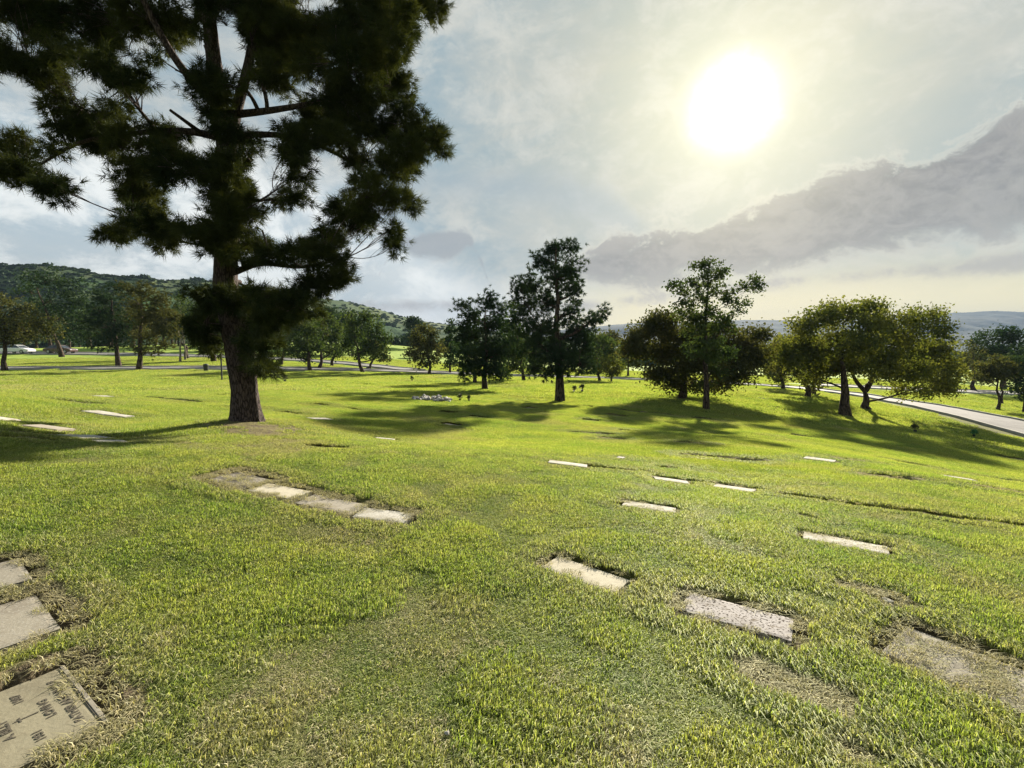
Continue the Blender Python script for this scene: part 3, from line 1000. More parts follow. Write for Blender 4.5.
def curve_pts(a, b, n, r_, sag=0.0, wob=0.08):
    a = np.asarray(a, float); b = np.asarray(b, float)
    t = np.linspace(0, 1, n)[:, None]
    L = np.linalg.norm(b - a)
    mid = (a + b) / 2 + r_.normal(0, wob * L, 3); mid[2] += sag * L
    return (1 - t) ** 2 * a + 2 * t * (1 - t) * mid + t * t * b


class Tree:
    def __init__(s, name, label, cat, base, seed, group=None):
        s.base = np.array(base, float); s.r = np.random.default_rng(seed)
        s.e = thing(name, label, cat, tuple(base), group=group)
        s.wood = []; s.nv = 0; s.trunk = None
    def tube(s, pts, rad, n):
        v, f = tube_np(pts, rad, n); s.wood.append((v, f + s.nv)); s.nv += len(v)
    def set_trunk(s, pts, rad, n=10, fine=False):
        s.tp = np.asarray(pts, float); s.tr = np.asarray(rad, float)
        if fine:
            t = np.linspace(0, len(pts) - 1, 90); i = np.arange(len(pts))
            P = np.c_[[np.interp(t, i, s.tp[:, c]) for c in range(3)]].T; Rr = np.interp(t, i, s.tr)
            for _ in range(6): P[1:-1] = (P[:-2] + P[1:-1] * 2 + P[2:]) / 4; Rr[1:-1] = (Rr[:-2] + Rr[1:-1] * 2 + Rr[2:]) / 4
            v, f = tube_np(P, 1.0, 40)
            a = np.tile(np.arange(40), len(P)) * 2 * math.pi / 40; zc = v[:, 2]
            ctr = np.repeat(P, 40, 0); rr_ = np.repeat(Rr, 40)
            ridge = (fbm(np.cos(a) * 1.1 + 5, np.sin(a) * 1.1 + zc * .8, 8, 2) - .5) * .30 + (fbm(np.cos(a) * 3.2 + 9 + zc * .12, np.sin(a) * 3.2 + zc * .9, 3, 4) - .5) * .26 + (fbm(np.cos(a) * 9 + 9, np.sin(a) * 9 + zc * 2.6, 4, 3) - .5) * .16
            flare = np.exp(-(zc - P[0][2]) / .22) * (0.26 + .30 * np.sin(a * 5 + 1.0) * np.sin(a * 2 + .4))
            v = ctr + (v - ctr) * (rr_ * (1 + ridge + flare))[:, None]
            s.wood.append((v, f + s.nv)); s.nv += len(v)
        else:
            s.tube(s.tp, s.tr, n)
    def seed_nodes(s):
        k = np.linspace(0, len(s.tp) - 1, 40); i = np.arange(len(s.tp))
        P = np.array([np.interp(k, i, s.tp[:, c]) for c in range(3)]).T
        Rr = np.interp(k, i, s.tr); z0 = P[0, 2]; h = P[-1, 2] - z0
        ok = P[:, 2] > z0 + .22 * h
        s.nodes = list(P[ok]); s.nr = list(Rr[ok]); s.nd = [0.0] * int(ok.sum())
    def attach_node(s, c):
        N = np.array(s.nodes); d = np.linalg.norm(N - c, axis=1)
        below = np.maximum(0, N[:, 2] - c[2]) * 1.3
        cost = d + below + np.array(s.nd) * .25 + np.where(np.array(s.nr) < .012, 1.0, 0)
        low = np.maximum(0, .5 * np.hypot(N[:, 0] - c[0], N[:, 1] - c[1]) - (c[2] - N[:, 2])) * .35
        k = int(np.argmin(cost + low)); return N[k], s.nr[k], s.nd[k]
    def attach(s, c, frac=0.6):
        """trunk point below the clump"""
        h = s.tp[:, 2]
        z0 = h[0]; zt = h[-1]
        want = np.clip(c[2] - frac * np.hypot(c[0] - s.tp[0, 0], c[1] - s.tp[0, 1]) * .8, z0 + .28 * (zt - z0), zt * .98)
        p = np.array([np.interp(want, h, s.tp[:, k]) for k in range(3)])
        return p, float(np.interp(want, h, s.tr))
    def finish(s, crown, mat_w, mat_c):
        V = np.vstack([v for v, _ in s.wood]) - s.base; Fq = np.vstack([f for _, f in s.wood])
        link('trunk', np_mesh('trunk', V, Fq, mat_w, True), s.e)
        if crown:
            V = np.vstack([c[0] for c in crown]) - s.base
            offs = np.cumsum([0] + [len(c[0]) for c in crown[:-1]])
            Fq = np.vstack([c[1] + o for c, o in zip(crown, offs)]); A = np.concatenate([c[2] for c in crown])
            link('crown', np_mesh('crown', V, Fq, mat_c, False, {'rnd': A}), s.e)


def clump_tree(name, label, cat, base, clumps, trunk, kind='leaf', leaf=.10, n_per=60, sub=26, mat='mid_leaf', bark='bark_dark', seed=1, group=None,
               spread=.30, limb_r=.5, needles=10, nlen=.22, holes=None, drop=.0, twig=True, limbs=None):
    """clumps: (centre, radii). Limb from trunk to each clump, twigs to sub clusters, leaves round the twig ends"""
    T = Tree(name, label, cat, base, seed, group); r_ = T.r
    T.set_trunk(trunk[0], trunk[1], 9, fine=(name == 'long_needle_pine'))
    crown = []
    vol = np.array([c[1][0] * c[1][1] * c[1][2] for c in clumps]) ** (2 / 3)
    vol = vol / vol.mean()
    T.seed_nodes()
    for lp_, r0, r1 in (limbs or []):
        lp_ = np.asarray(lp_); k_ = np.linspace(0, len(lp_) - 1, 18)
        P_ = np.array([np.interp(k_, np.arange(len(lp_)), lp_[:, c]) for c in range(3)]).T
        for _ in range(3): P_[1:-1] = (P_[:-2] + 2 * P_[1:-1] + P_[2:]) / 4
        Rr_ = np.linspace(r0, r1, 18); T.tube(P_, Rr_, 10)
        for q_, w_ in list(zip(P_, Rr_))[2:]: T.nodes.append(q_); T.nr.append(w_); T.nd.append(.5)
    H = T.tp[-1, 2] - T.tp[0, 2]
    order = np.argsort([np.min(np.linalg.norm(T.tp - np.asarray(c[0]), axis=1)) for c in clumps])
    for ci in order:
        (c, rad), vw = clumps[ci], vol[ci]
        c = np.asarray(c, float); rad = np.asarray(rad, float)
        a, ar, nd0 = T.attach_node(c)
        L = np.linalg.norm(c - a)
        lr = min(ar * .72, .022 * L + .006 * H)
        lp = curve_pts(a, c, 8, r_, -.03, .13)
        T.tube(lp, np.linspace(lr, lr * .5, 8), 6)
        for q_, w_ in list(zip(lp, np.linspace(lr, lr * .5, 8)))[2:]:
            T.nodes.append(q_); T.nr.append(w_); T.nd.append(nd0 + np.linalg.norm(q_ - a))
        m = max(4, int(sub * vw))
        d = r_.normal(size=(m, 3)); d /= np.linalg.norm(d, axis=1)[:, None]
        rr_ = r_.random(m) ** .42 * r_.choice([1, 1, 1, 1.22], m)
        S = c + d * rr_[:, None] * rad
        if holes is not None:
            S = S[~holes(S)]
        for q in (S if twig else []):
            k = r_.integers(3, 8)
            T.tube(curve_pts(lp[k], q, 4, r_, .05, .1), np.linspace(lr * .3, .006, 4), 4)
        if not len(S): continue
        if kind == 'leaf':
            P = np.repeat(S, n_per, 0) + r_.normal(0, spread, (len(S) * n_per, 3)) * np.array([1, 1, .75])
            P[:, 2] -= drop * r_.random(len(P))
            crown.append(leaves_quads(P, leaf, r_))
        else:
            P = np.repeat(S, n_per, 0)
            off = r_.normal(0, spread, (len(P), 3)) * np.array([1, 1, .7])
            P = P + off
            D = off / (np.linalg.norm(off, axis=1)[:, None] + 1e-6) * .9 + (P - c) / (np.linalg.norm(rad)) * .5
            crown.append(needle_tufts(P, D, nlen, leaf, needles, r_))
    T.finish(crown, M[bark], M[mat])
    return T.e


def px_clumps(lst, D, depth=1.0, seed=0, jd=1.0):
    """(px, py, rx, ry) ellipses seen at distance D -> clumps with real depth spread round the trunk"""
    r_ = np.random.default_rng(seed); out = []
    s = D / F
    for (px, py, rx, ry, *dz) in lst:
        off = dz[0] if dz else r_.uniform(-1, 1) * jd
        p = at_depth(px, py, D + off)
        k = (D + off) / D
        ry_ = max(.5 * (rx + ry) * s * depth, .3)
        out.append((p, (rx * s * k, ry_, ry * s * k)))
    return out


# ---- the big pine
PD = 9.5
pb = near_hit(247, 421, PD); pb[2] -= .05
trunk_px = [(248, 421, .245), (245, 392, .222), (241, 358, .24), (233, 320, .23), (225, 290, .215), (227, 250, .20), (230, 200, .18), (227, 150, .18), (219, 100, .15), (212, 50, .125), (207, 0, .11),
            (205, -60, .10), (206, -140, .07), (207, -230, .03)]
tp = [at_depth(a, b, PD) for a, b, _ in trunk_px]; tp[0] = pb
pine_cl = [
    # upper left
    (20, 20, 42, 34), (85, 25, 52, 34), (150, 25, 40, 26), (60, 75, 42, 26), (115, 80, 34, 34), (85, 110, 38, 22), (60, 150, 14, 10), (15, 55, 30, 20), (0, 60, 22, 18),
    (15, 150, 30, 16), (45, 178, 34, 17), (62, 190, 16, 13), (5, 165, 18, 16), (130, 55, 26, 22), (110, 140, 34, 22), (85, 128, 30, 12),
    (150, 150, 38, 30), (130, 175, 30, 20), (180, 135, 28, 18), (175, 170, 24, 14), (205, 165, 22, 20), (185, 75, 20, 18), (180, 30, 22, 18), (170, 110, 14, 12),
    # lower left clump
    (140, 215, 28, 20), (115, 230, 13, 11), (160, 232, 30, 17), (175, 240, 26, 12), (140, 195, 18, 12), (195, 225, 14, 18), (208, 245, 14, 10), (122, 208, 10, 7),
    # centre
    (215, 195, 26, 22), (240, 205, 20, 26), (222, 225, 20, 20), (250, 160, 22, 16), (235, 135, 18, 10), (205, 110, 12, 12), (240, 85, 14, 12), (198, 15, 10, 14), (262, 230, 14, 8),
    (245, 185, 20, 14), (280, 185, 20, 20), (300, 175, 20, 30), (300, 205, 26, 16),
    # right upper
    (270, 20, 32, 26), (320, 22, 40, 26), (365, 15, 36, 26), (395, 25, 20, 30), (290, 60, 38, 26), (345, 62, 42, 28), (385, 60, 28, 24), (265, 75, 22, 16), (310, 100, 34, 22),
    (350, 100, 36, 24), (395, 90, 22, 20), (300, 130, 26, 18), (330, 140, 26, 13), (370, 130, 30, 22), (405, 125, 24, 18), (425, 142, 18, 14), (435, 143, 9, 9), (400, 150, 18, 12),
    (255, 45, 16, 22), (290, 150, 16, 14), (360, 160, 22, 10), (262, 10, 16, 16),
    # right lower
    (385, 165, 22, 13), (405, 170, 10, 8), (375, 190, 18, 12), (400, 200, 15, 8), (412, 203, 7, 6), (365, 212, 20, 12), (340, 205, 18, 16), (358, 222, 10, 9), (345, 190, 14, 14), (395, 245, 8, 9), (392, 228, 4, 7),
    # lower clump with needles right of the trunk
    (206, 15, 14, 18, -.7), (204, 45, 14, 18, -.7), (214, 80, 14, 16, -.7), (175, 70, 14, 14, -.6), (250, 70, 13, 14, -.5), (250, 30, 13, 12, -.5), (208, 62, 12, 20, -.6), (214, 25, 12, 16, -.5), (216, 100, 10, 16, -.6), (230, 130, 12, 10, -.5), (222, 160, 14, 12, -.6), (236, 212, 15, 15, -.6), (222, 252, 13, 10, -.6), (226, 185, 14, 14, -.6), (255, 245, 20, 9), (280, 256, 22, 9), (305, 250, 20, 10), (320, 235, 22, 18), (330, 258, 20, 18), (338, 275, 13, 14), (315, 285, 24, 14), (290, 292, 22, 12), (300, 305, 20, 12), (320, 225, 18, 14),
    (262, 290, 22, 12), (240, 258, 14, 10), (250, 300, 24, 16), (240, 282, 18, 12),
    # epicormic growth round the trunk
    (213, 315, 14, 16), (203, 332, 11, 16), (212, 348, 9, 8), (264, 322, 18, 14), (280, 322, 16, 12), (262, 345, 18, 14), (268, 362, 13, 9), (238, 300, 14, 9, -.4), (264, 370, 7, 8), (218, 298, 12, 9, -.4), (275, 300, 14, 10), (284, 312, 10, 8), (206, 300, 10, 12),
]
gaps = [(0, 102, 32, 24), (226, 40, 13, 32), (240, 55, 8, 18), (257, 110, 32, 9), (243, 95, 9, 8), (155, 106, 20, 12), (142, 42, 14, 7), (192, 50, 11, 10), (180, 72, 7, 10), (195, 143, 12, 8), (135, 148, 4, 5), (268, 172, 14, 20),
        (288, 226, 26, 13), (300, 220, 16, 9), (266, 276, 27, 9), (178, 202, 14, 18), (329, 175, 15, 22), (75, 165, 22, 12), (95, 178, 14, 18), (312, 5, 16, 8), (305, 88, 8, 7), (190, 115, 6, 10), (88, 95, 7, 12), (188, 5, 8, 8),
        (12, 38, 10, 8), (28, 50, 6, 5), (122, 60, 6, 6), (75, 72, 7, 7), (188, 250, 12, 6), (415, 60, 4, 6), (100, 205, 12, 10), (375, 150, 5, 4)]


def pine_holes(S):
    d = S - CAM
    v = (d[:, 2] * CP + d[:, 1] * SP) / (d[:, 1] * CP - d[:, 2] * SP)
    px = 512 + F * d[:, 0] / (d[:, 1] * CP - d[:, 2] * SP); py = 384 - F * v
    h = np.zeros(len(S), bool)
    for a, b, rx, ry in gaps: h |= ((px - a) / (rx + 9)) ** 2 + ((py - b) / (ry + 7)) ** 2 < 1
    return h


cl = px_clumps(pine_cl, PD, .55, 5, 1.0)
# behind and above the frame the crown goes on
for k in range(46):
    a = rng.uniform(0, 2 * math.pi); zz = rng.uniform(9.0, 15.2); rr_ = (1 - ((zz - 8) / 9) ** 2) * rng.uniform(.3, 1) * 4.2
    cl.append((np.array([pb[0] - .6 + rr_ * math.cos(a), pb[1] + rr_ * math.sin(a), zz]), (.9, .9, .55)))
def plimb(lst, r0, r1): return (np.array([at_depth(a, b, PD + d) for a, b, d in lst]), r0, r1)


PL = [plimb([(228, 150, 0), (236, 110, .1), (248, 70, .2), (256, 20, .3), (262, -60, .3)], .12, .05),
      plimb([(222, 110, 0), (200, 90, -.1), (175, 60, -.3), (150, 15, -.4), (130, -30, -.5)], .09, .04),
      plimb([(229, 140, 0), (190, 130, -.1), (140, 132, .1), (80, 140, .3), (40, 165, .4)], .075, .02),
      plimb([(228, 115, 0), (260, 112, -.2), (300, 106, -.3), (350, 95, -.2), (390, 85, 0)], .075, .02),
      plimb([(229, 136, 0), (260, 134, .1), (300, 136, .3), (350, 160, .4), (380, 185, .4)], .07, .02),
      plimb([(228, 245, 0), (200, 232, -.1), (165, 222, -.2), (130, 218, -.2)], .06, .02),
      plimb([(228, 275, 0), (260, 262, .1), (300, 268, .1), (330, 262, 0)], .065, .02)]
clump_tree('long_needle_pine', 'huge long needled pine with a ridged trunk, dark against the sky at the left', 'pine tree', pb, cl,
           (tp, [t[2] for t in trunk_px]), kind='needle', leaf=.012, n_per=9, sub=42, mat='pine_needle', bark='bark_pine', seed=11,
           spread=.085, limbs=PL, needles=26, nlen=.175, holes=pine_holes)


# ---- the individually shaped trees of the middle distance
def shaped(name, label, cat, px, py, D, clumps, trunk_r, top, seed, kind='leaf', lean=0, fork=None, **kw):
    b = near_hit(px, py, D); b[2] -= .04
    t = at_depth(top[0], top[1], D)
    n = 7
    r_ = np.random.default_rng(seed + 500)
    P = np.array([b + (t - b) * i / (n - 1) for i in range(n)]); P[1:-1, 0] += r_.normal(0, .05 * D / 26, n - 2)
    rad = trunk_r * (1 - np.linspace(0, 1, n) * .85); rad[0] *= 1.25
    extra = kw.pop('depth', .8); jd = kw.pop('jd', 1.0)
    return clump_tree(name, label, cat, b, px_clumps(clumps, D, extra, seed, jd), (P, rad), kind=kind, seed=seed, **kw)


T_G = 'trees across the middle of the lawn'
# tall narrow pine-like tree in the centre
shaped('tall_tree', 'tallest central tree, a dark ragged column with a branch jutting out right', 'tree', 560, 401, 26,
       [(556, 250, 12, 12), (568, 246, 8, 9), (545, 262, 13, 12), (572, 265, 11, 14), (558, 278, 18, 14), (530, 282, 11, 14), (524, 300, 11, 12), (575, 290, 10, 12), (545, 300, 18, 14), (522, 320, 12, 12),
        (540, 325, 18, 14), (570, 315, 12, 12), (565, 335, 20, 12), (590, 322, 13, 8), (603, 316, 7, 8), (585, 335, 14, 9), (535, 345, 18, 14), (555, 355, 20, 14), (580, 350, 16, 12), (540, 368, 18, 10),
        (556, 372, 14, 6), (582, 364, 14, 9), (517, 285, 6, 8)],
       .24, (556, 248), 21, kind='needle', leaf=.035, n_per=9, sub=21, spread=.17, needles=15, nlen=.20, mat='pine_mid', group=T_G, depth=.9, jd=1.2)
# the wide low tree and the tall airy tree before it
shaped('spreading_tree', 'wide low brown green tree with a skirt of foliage, behind the airy tree', 'tree', 682, 401, 29,
       [(650, 330, 20, 14), (640, 350, 15, 14), (665, 322, 18, 12), (660, 350, 20, 14), (680, 340, 20, 16), (700, 340, 20, 16), (722, 338, 20, 14), (742, 345, 20, 13), (755, 335, 12, 10), (758, 358, 14, 12),
        (730, 362, 20, 14), (700, 365, 24, 14), (668, 370, 22, 12), (650, 374, 12, 8), (745, 375, 14, 9), (690, 384, 20, 7), (725, 378, 16, 9), (632, 340, 8, 9), (670, 385, 12, 5), (712, 388, 8, 6)],
       .24, (690, 335), 22, leaf=.10, n_per=74, sub=22, spread=.29, mat='rust_leaf', group=T_G, jd=1.6)
shaped('airy_tree', 'tall airy tree with an open top and separate leaf tufts, right of centre', 'tree', 706, 411, 24.5,
       [(708, 265, 9, 7), (698, 268, 8, 6), (722, 270, 9, 8), (712, 280, 12, 8), (692, 282, 9, 8), (680, 290, 9, 6), (674, 286, 5, 4), (702, 295, 14, 8), (722, 292, 10, 7), (735, 300, 9, 6), (745, 287, 8, 6), (754, 280, 6, 4),
        (756, 288, 6, 5), (740, 306, 7, 6), (686, 306, 12, 8), (710, 312, 14, 10), (700, 328, 16, 11), (718, 335, 16, 12), (690, 318, 14, 9), (728, 318, 12, 9), (705, 352, 16, 12), (722, 352, 12, 10), (692, 345, 12, 10), (712, 370, 10, 9), (706, 384, 9, 5)],
       .15, (708, 268), 23, leaf=.085, n_per=40, sub=10, spread=.15, mat='mid_leaf', group=T_G, depth=1.0, jd=.8)
# twin olive coloured trees
shaped('round_tree', 'left one of two merged olive green trees by the road, with a thick straight trunk', 'tree', 845, 417, 28,
       [(800, 330, 18, 12), (822, 318, 18, 12), (845, 310, 20, 11), (868, 312, 18, 12), (790, 345, 16, 12), (812, 345, 20, 14), (838, 340, 24, 16), (862, 345, 22, 16), (800, 362, 18, 12), (826, 366, 22, 12), (850, 366, 22, 12), (786, 360, 10, 10),
        (815, 378, 14, 6), (870, 325, 14, 12)],
       .30, (842, 345), 24, leaf=.10, n_per=74, sub=19, spread=.30, mat='olive_leaf', group=T_G, jd=1.8)
shaped('forked_tree', 'right one of two merged olive trees by the road, low forking trunk and hanging foliage', 'tree', 866, 412, 30.5,
       [(882, 318, 14, 11), (895, 325, 16, 12), (915, 322, 14, 12), (930, 315, 12, 9), (940, 330, 12, 12), (900, 345, 22, 14), (925, 350, 22, 16), (945, 355, 14, 16), (880, 360, 20, 14), (908, 370, 24, 12), (935, 376, 22, 14), (950, 382, 12, 12), (915, 388, 16, 7), (938, 392, 16, 6), (885, 376, 16, 7), (870, 345, 14, 14)],
       .27, (866, 384), 25, limbs=[(np.array([at_depth(866, 392, 30.5), at_depth(858, 384, 30.4), at_depth(852, 374, 30.2), at_depth(850, 355, 30)]), .15, .06),
        (np.array([at_depth(866, 390, 30.5), at_depth(872, 380, 30.6), at_depth(878, 366, 30.8), at_depth(892, 345, 31)]), .17, .06)], leaf=.10, n_per=74, sub=19, spread=.30, mat='olive_leaf', group=T_G, jd=1.8)
# middle left pair
shaped('dark_tree', 'dark blunt topped tree left of the tallest one, on the nearer trunk', 'tree', 485, 390.5, 31,
       [(462, 306, 8, 7), (486, 300, 11, 9), (500, 310, 8, 9), (473, 318, 14, 10), (492, 325, 14, 12), (465, 336, 14, 12), (485, 345, 18, 13), (470, 360, 16, 11), (496, 355, 13, 12), (484, 372, 15, 8), (466, 375, 8, 6), (500, 372, 10, 8), (508, 340, 6, 8)],
       .18, (486, 305), 26, kind='needle', leaf=.04, n_per=9, sub=20, spread=.2, needles=14, nlen=.22, mat='pine_mid', group=T_G, jd=1.0)
shaped('dark_tree', 'slim dark tree whose trunk stands just behind the blunt topped one', 'tree', 475, 384, 38,
       [(474, 330, 12, 12), (468, 345, 12, 10), (478, 355, 14, 10), (470, 366, 12, 7)], .15, (474, 335), 27, leaf=.14, n_per=36, sub=12, spread=.28, mat='dark_leaf', group=T_G)
shaped('grey_green_tree', 'grey green tree showing between the blunt topped and the tallest tree', 'tree', 524, 379, 44,
       [(510, 310, 8, 9), (506, 325, 9, 10), (516, 335, 11, 12), (508, 350, 12, 12), (525, 350, 12, 12), (514, 365, 12, 8), (504, 372, 8, 6), (530, 364, 10, 7)], .16, (516, 320), 28, leaf=.15, n_per=40, sub=13, spread=.3, mat='mid_leaf', group=T_G)
shaped('small_tree', 'small reddish round tree far off, left of the dark blunt topped one', 'tree', 429, 373.5, 56,
       [(425, 330, 10, 7), (416, 340, 10, 8), (432, 338, 10, 8), (422, 350, 14, 9), (436, 352, 8, 9), (414, 357, 9, 7), (428, 362, 12, 5)], .17, (426, 335), 29, leaf=.17, n_per=40, sub=13, spread=.32, mat='rust_leaf', group=T_G)
shaped('dark_tree', 'narrow dark tree filling the gap right of the small reddish one', 'tree', 450, 373, 60,
       [(450, 328, 6, 8), (448, 342, 8, 9), (452, 355, 8, 9), (449, 366, 7, 5)], .14, (450, 330), 30, leaf=.17, n_per=40, sub=12, spread=.3, mat='dark_leaf', group=T_G)
shaped('grey_green_tree', 'loose grey green tree right behind the tallest central tree', 'tree', 600, 381, 48,
       [(598, 338, 9, 8), (606, 350, 10, 10), (592, 352, 10, 10), (600, 364, 14, 8), (612, 342, 7, 7), (585, 366, 8, 7)], .14, (600, 342), 31, leaf=.15, n_per=38, sub=13, spread=.3, mat='mid_leaf', group=T_G)
shaped('small_tree', 'small bright green bushy tree on a thin trunk by the road, centre right', 'tree', 611, 382, 46,
       [(611, 362, 7, 5), (606, 368, 7, 5), (617, 369, 7, 5), (612, 373, 8, 3)], .09, (611, 364), 32, leaf=.12, n_per=40, sub=11, spread=.22, mat='olive_leaf', group=T_G)
shaped('small_tree', 'round tree beyond the road between the bright bushy one and the wide brown green one', 'tree', 628, 375, 70,
       [(626, 345, 9, 8), (636, 350, 9, 9), (622, 358, 9, 7), (632, 362, 10, 6)], .17, (628, 350), 33, leaf=.18, n_per=36, sub=12, spread=.36, mat='mid_leaf', group=T_G)
shaped('leaning_tree', 'olive tree on a stout trunk left of the merged pair', 'tree', 807, 399, 36,
       [(785, 350, 12, 10), (800, 345, 13, 10), (790, 364, 14, 9), (806, 362, 12, 10), (778, 368, 9, 7), (803, 375, 11, 6), (812, 384, 7, 6)], .21, (803, 352), 34, leaf=.14, n_per=42, sub=13, spread=.3, mat='rust_leaf', group=T_G)
shaped('leaning_tree', 'slim trunked tree close behind the stout one left of the merged pair', 'tree', 814, 396, 39,
       [(818, 350, 12, 10), (822, 365, 12, 9), (812, 376, 9, 6)], .15, (816, 355), 35, leaf=.14, n_per=40, sub=13, spread=.3, mat='olive_leaf', group=T_G)
shaped('small_tree', 'pale olive tree showing between the wide brown green one and the merged pair', 'tree', 783, 389, 46,
       [(772, 352, 10, 9), (784, 345, 9, 8), (776, 366, 10, 8), (788, 362, 9, 8), (780, 378, 9, 5), (768, 372, 7, 7)], .17, (780, 352), 36, leaf=.15, n_per=40, sub=13, spread=.3, mat='olive_leaf', group=T_G)
# right hand side beyond the road
shaped('small_tree', 'small flat topped round tree on the lawn beyond the road, far right', 'tree', 998, 405, 41,
       [(985, 368, 10, 7), (998, 362, 12, 6), (1010, 368, 8, 6), (990, 376, 10, 5), (1004, 376, 10, 5), (980, 378, 6, 5)], .13, (998, 370), 37, leaf=.13, n_per=40, sub=12, spread=.25, mat='rust_leaf', group='trees beyond the road on the right')
shaped('small_tree', 'second thin trunked tree just behind the flat topped one, far right', 'tree', 1002, 399, 46,
       [(1003, 362, 9, 6), (996, 370, 9, 6), (1008, 372, 8, 6)], .12, (1001, 368), 38, leaf=.14, n_per=36, sub=11, spread=.25, mat='mid_leaf', group='trees beyond the road on the right')
shaped('dark_tree', 'tall dark tree at the far right edge of the lawn', 'tree', 1004, 390, 62,
       [(1006, 332, 14, 7), (990, 338, 14, 8), (1018, 340, 12, 8), (985, 350, 12, 9), (1004, 352, 18, 10), (1022, 355, 12, 10), (976, 345, 7, 6)], .28, (1002, 340), 39, leaf=.17, n_per=44, sub=16, spread=.4, mat='dark_leaf', group='trees beyond the road on the right')
shaped('bushy_tree', 'dense tree with foliage down to the ground, cut by the right edge', 'tree', 1026, 404, 40,
       [(1020, 362, 9, 8), (1030, 372, 14, 12), (1018, 380, 8, 9), (1030, 392, 14, 9), (1016, 388, 6, 6)], .18, (1026, 366), 40, leaf=.13, n_per=44, sub=13, spread=.25, mat='dark_leaf', group='trees beyond the road on the right')
shaped('dark_tree', 'dark trunked tree half behind the foliage of the merged pair on its right side', 'tree', 974, 392, 58,
       [(972, 352, 10, 9), (980, 362, 10, 8), (966, 366, 10, 8), (974, 376, 12, 6)], .24, (974, 356), 41, leaf=.16, n_per=40, sub=12, spread=.35, mat='rust_leaf', group='trees beyond the road on the right')
# left hand side
L_G = 'trees beyond the lawn on the left'
shaped('small_tree', 'brown tinged round tree cut by the left edge, nearest of the left hand trees', 'tree', 5, 372.5, 46,
       [(0, 300, 16, 8), (-15, 312, 16, 12), (18, 308, 16, 10), (35, 318, 12, 9), (5, 322, 18, 11), (28, 330, 16, 9), (45, 328, 10, 7), (50, 334, 8, 5), (0, 335, 18, 7), (24, 338, 12, 5), (-12, 335, 14, 9), (12, 340, 8, 4)], .22, (5, 312), 42, leaf=.13, n_per=44, sub=14, spread=.28, mat='rust_leaf', group=L_G)
shaped('pine_tree', 'dark spreading pine with the nearer leaning trunk, left of the big pine', 'pine tree', 119, 368, 54,
       [(100, 296, 11, 9), (118, 292, 12, 9), (92, 310, 12, 10), (112, 310, 16, 12), (90, 325, 12, 9), (108, 328, 16, 10), (85, 340, 8, 5), (102, 344, 14, 6), (122, 340, 12, 9), (128, 326, 10, 10)], .26, (112, 298), 43, kind='needle', leaf=.06, n_per=8, sub=16, spread=.32, needles=13, nlen=.32, mat='pine_mid', group=L_G)
shaped('pine_tree', 'brownish clump foliaged pine just left of the tall bare stems', 'pine tree', 139, 371, 48,
       [(130, 287, 9, 6), (145, 293, 12, 8), (160, 298, 10, 8), (138, 303, 12, 8), (158, 310, 14, 8), (170, 318, 9, 7), (142, 320, 14, 9), (164, 330, 13, 7), (173, 332, 6, 5), (145, 337, 13, 7), (160, 344, 10, 5), (142, 350, 9, 4), (154, 352, 6, 4)], .24, (142, 292), 44, kind='needle', leaf=.055, n_per=8, sub=15, spread=.26, needles=13, nlen=.28, mat='rust_leaf', group=L_G)
for lab, a, b, D, cl_, sd_ in [
    ('huge dark tree crown filling the space behind the round brown tree', 62, 356, 76, [(35, 275, 14, 8), (55, 280, 18, 10), (78, 288, 16, 10), (30, 292, 14, 10), (50, 300, 20, 12), (75, 305, 18, 12), (60, 318, 20, 12), (85, 320, 14, 10), (70, 332, 20, 9), (40, 322, 14, 10)], 45),
    ('dark tree standing behind the brown tree at the left, on a slim trunk', 52, 354, 84, [(45, 310, 12, 10), (40, 325, 12, 9), (55, 330, 12, 8)], 46),
    ('dark tree behind the bare stems and left of the big pine trunk', 187, 357, 74, [(180, 320, 9, 10), (192, 312, 10, 10), (188, 332, 12, 9), (200, 325, 10, 9)], 47),
    ('dark tree just behind the big pine on its left side', 214, 362, 66, [(205, 300, 11, 9), (215, 312, 13, 10), (200, 322, 12, 10), (214, 332, 14, 10), (205, 344, 12, 7), (220, 348, 11, 6)], 48)]:
    shaped('dark_tree', lab, 'tree', a, b, D, cl_, .32, (cl_[0][0], cl_[0][1] + 6), sd_, leaf=.20, n_per=44, sub=15, spread=.45, mat='dark_leaf', group=L_G, jd=2.5)
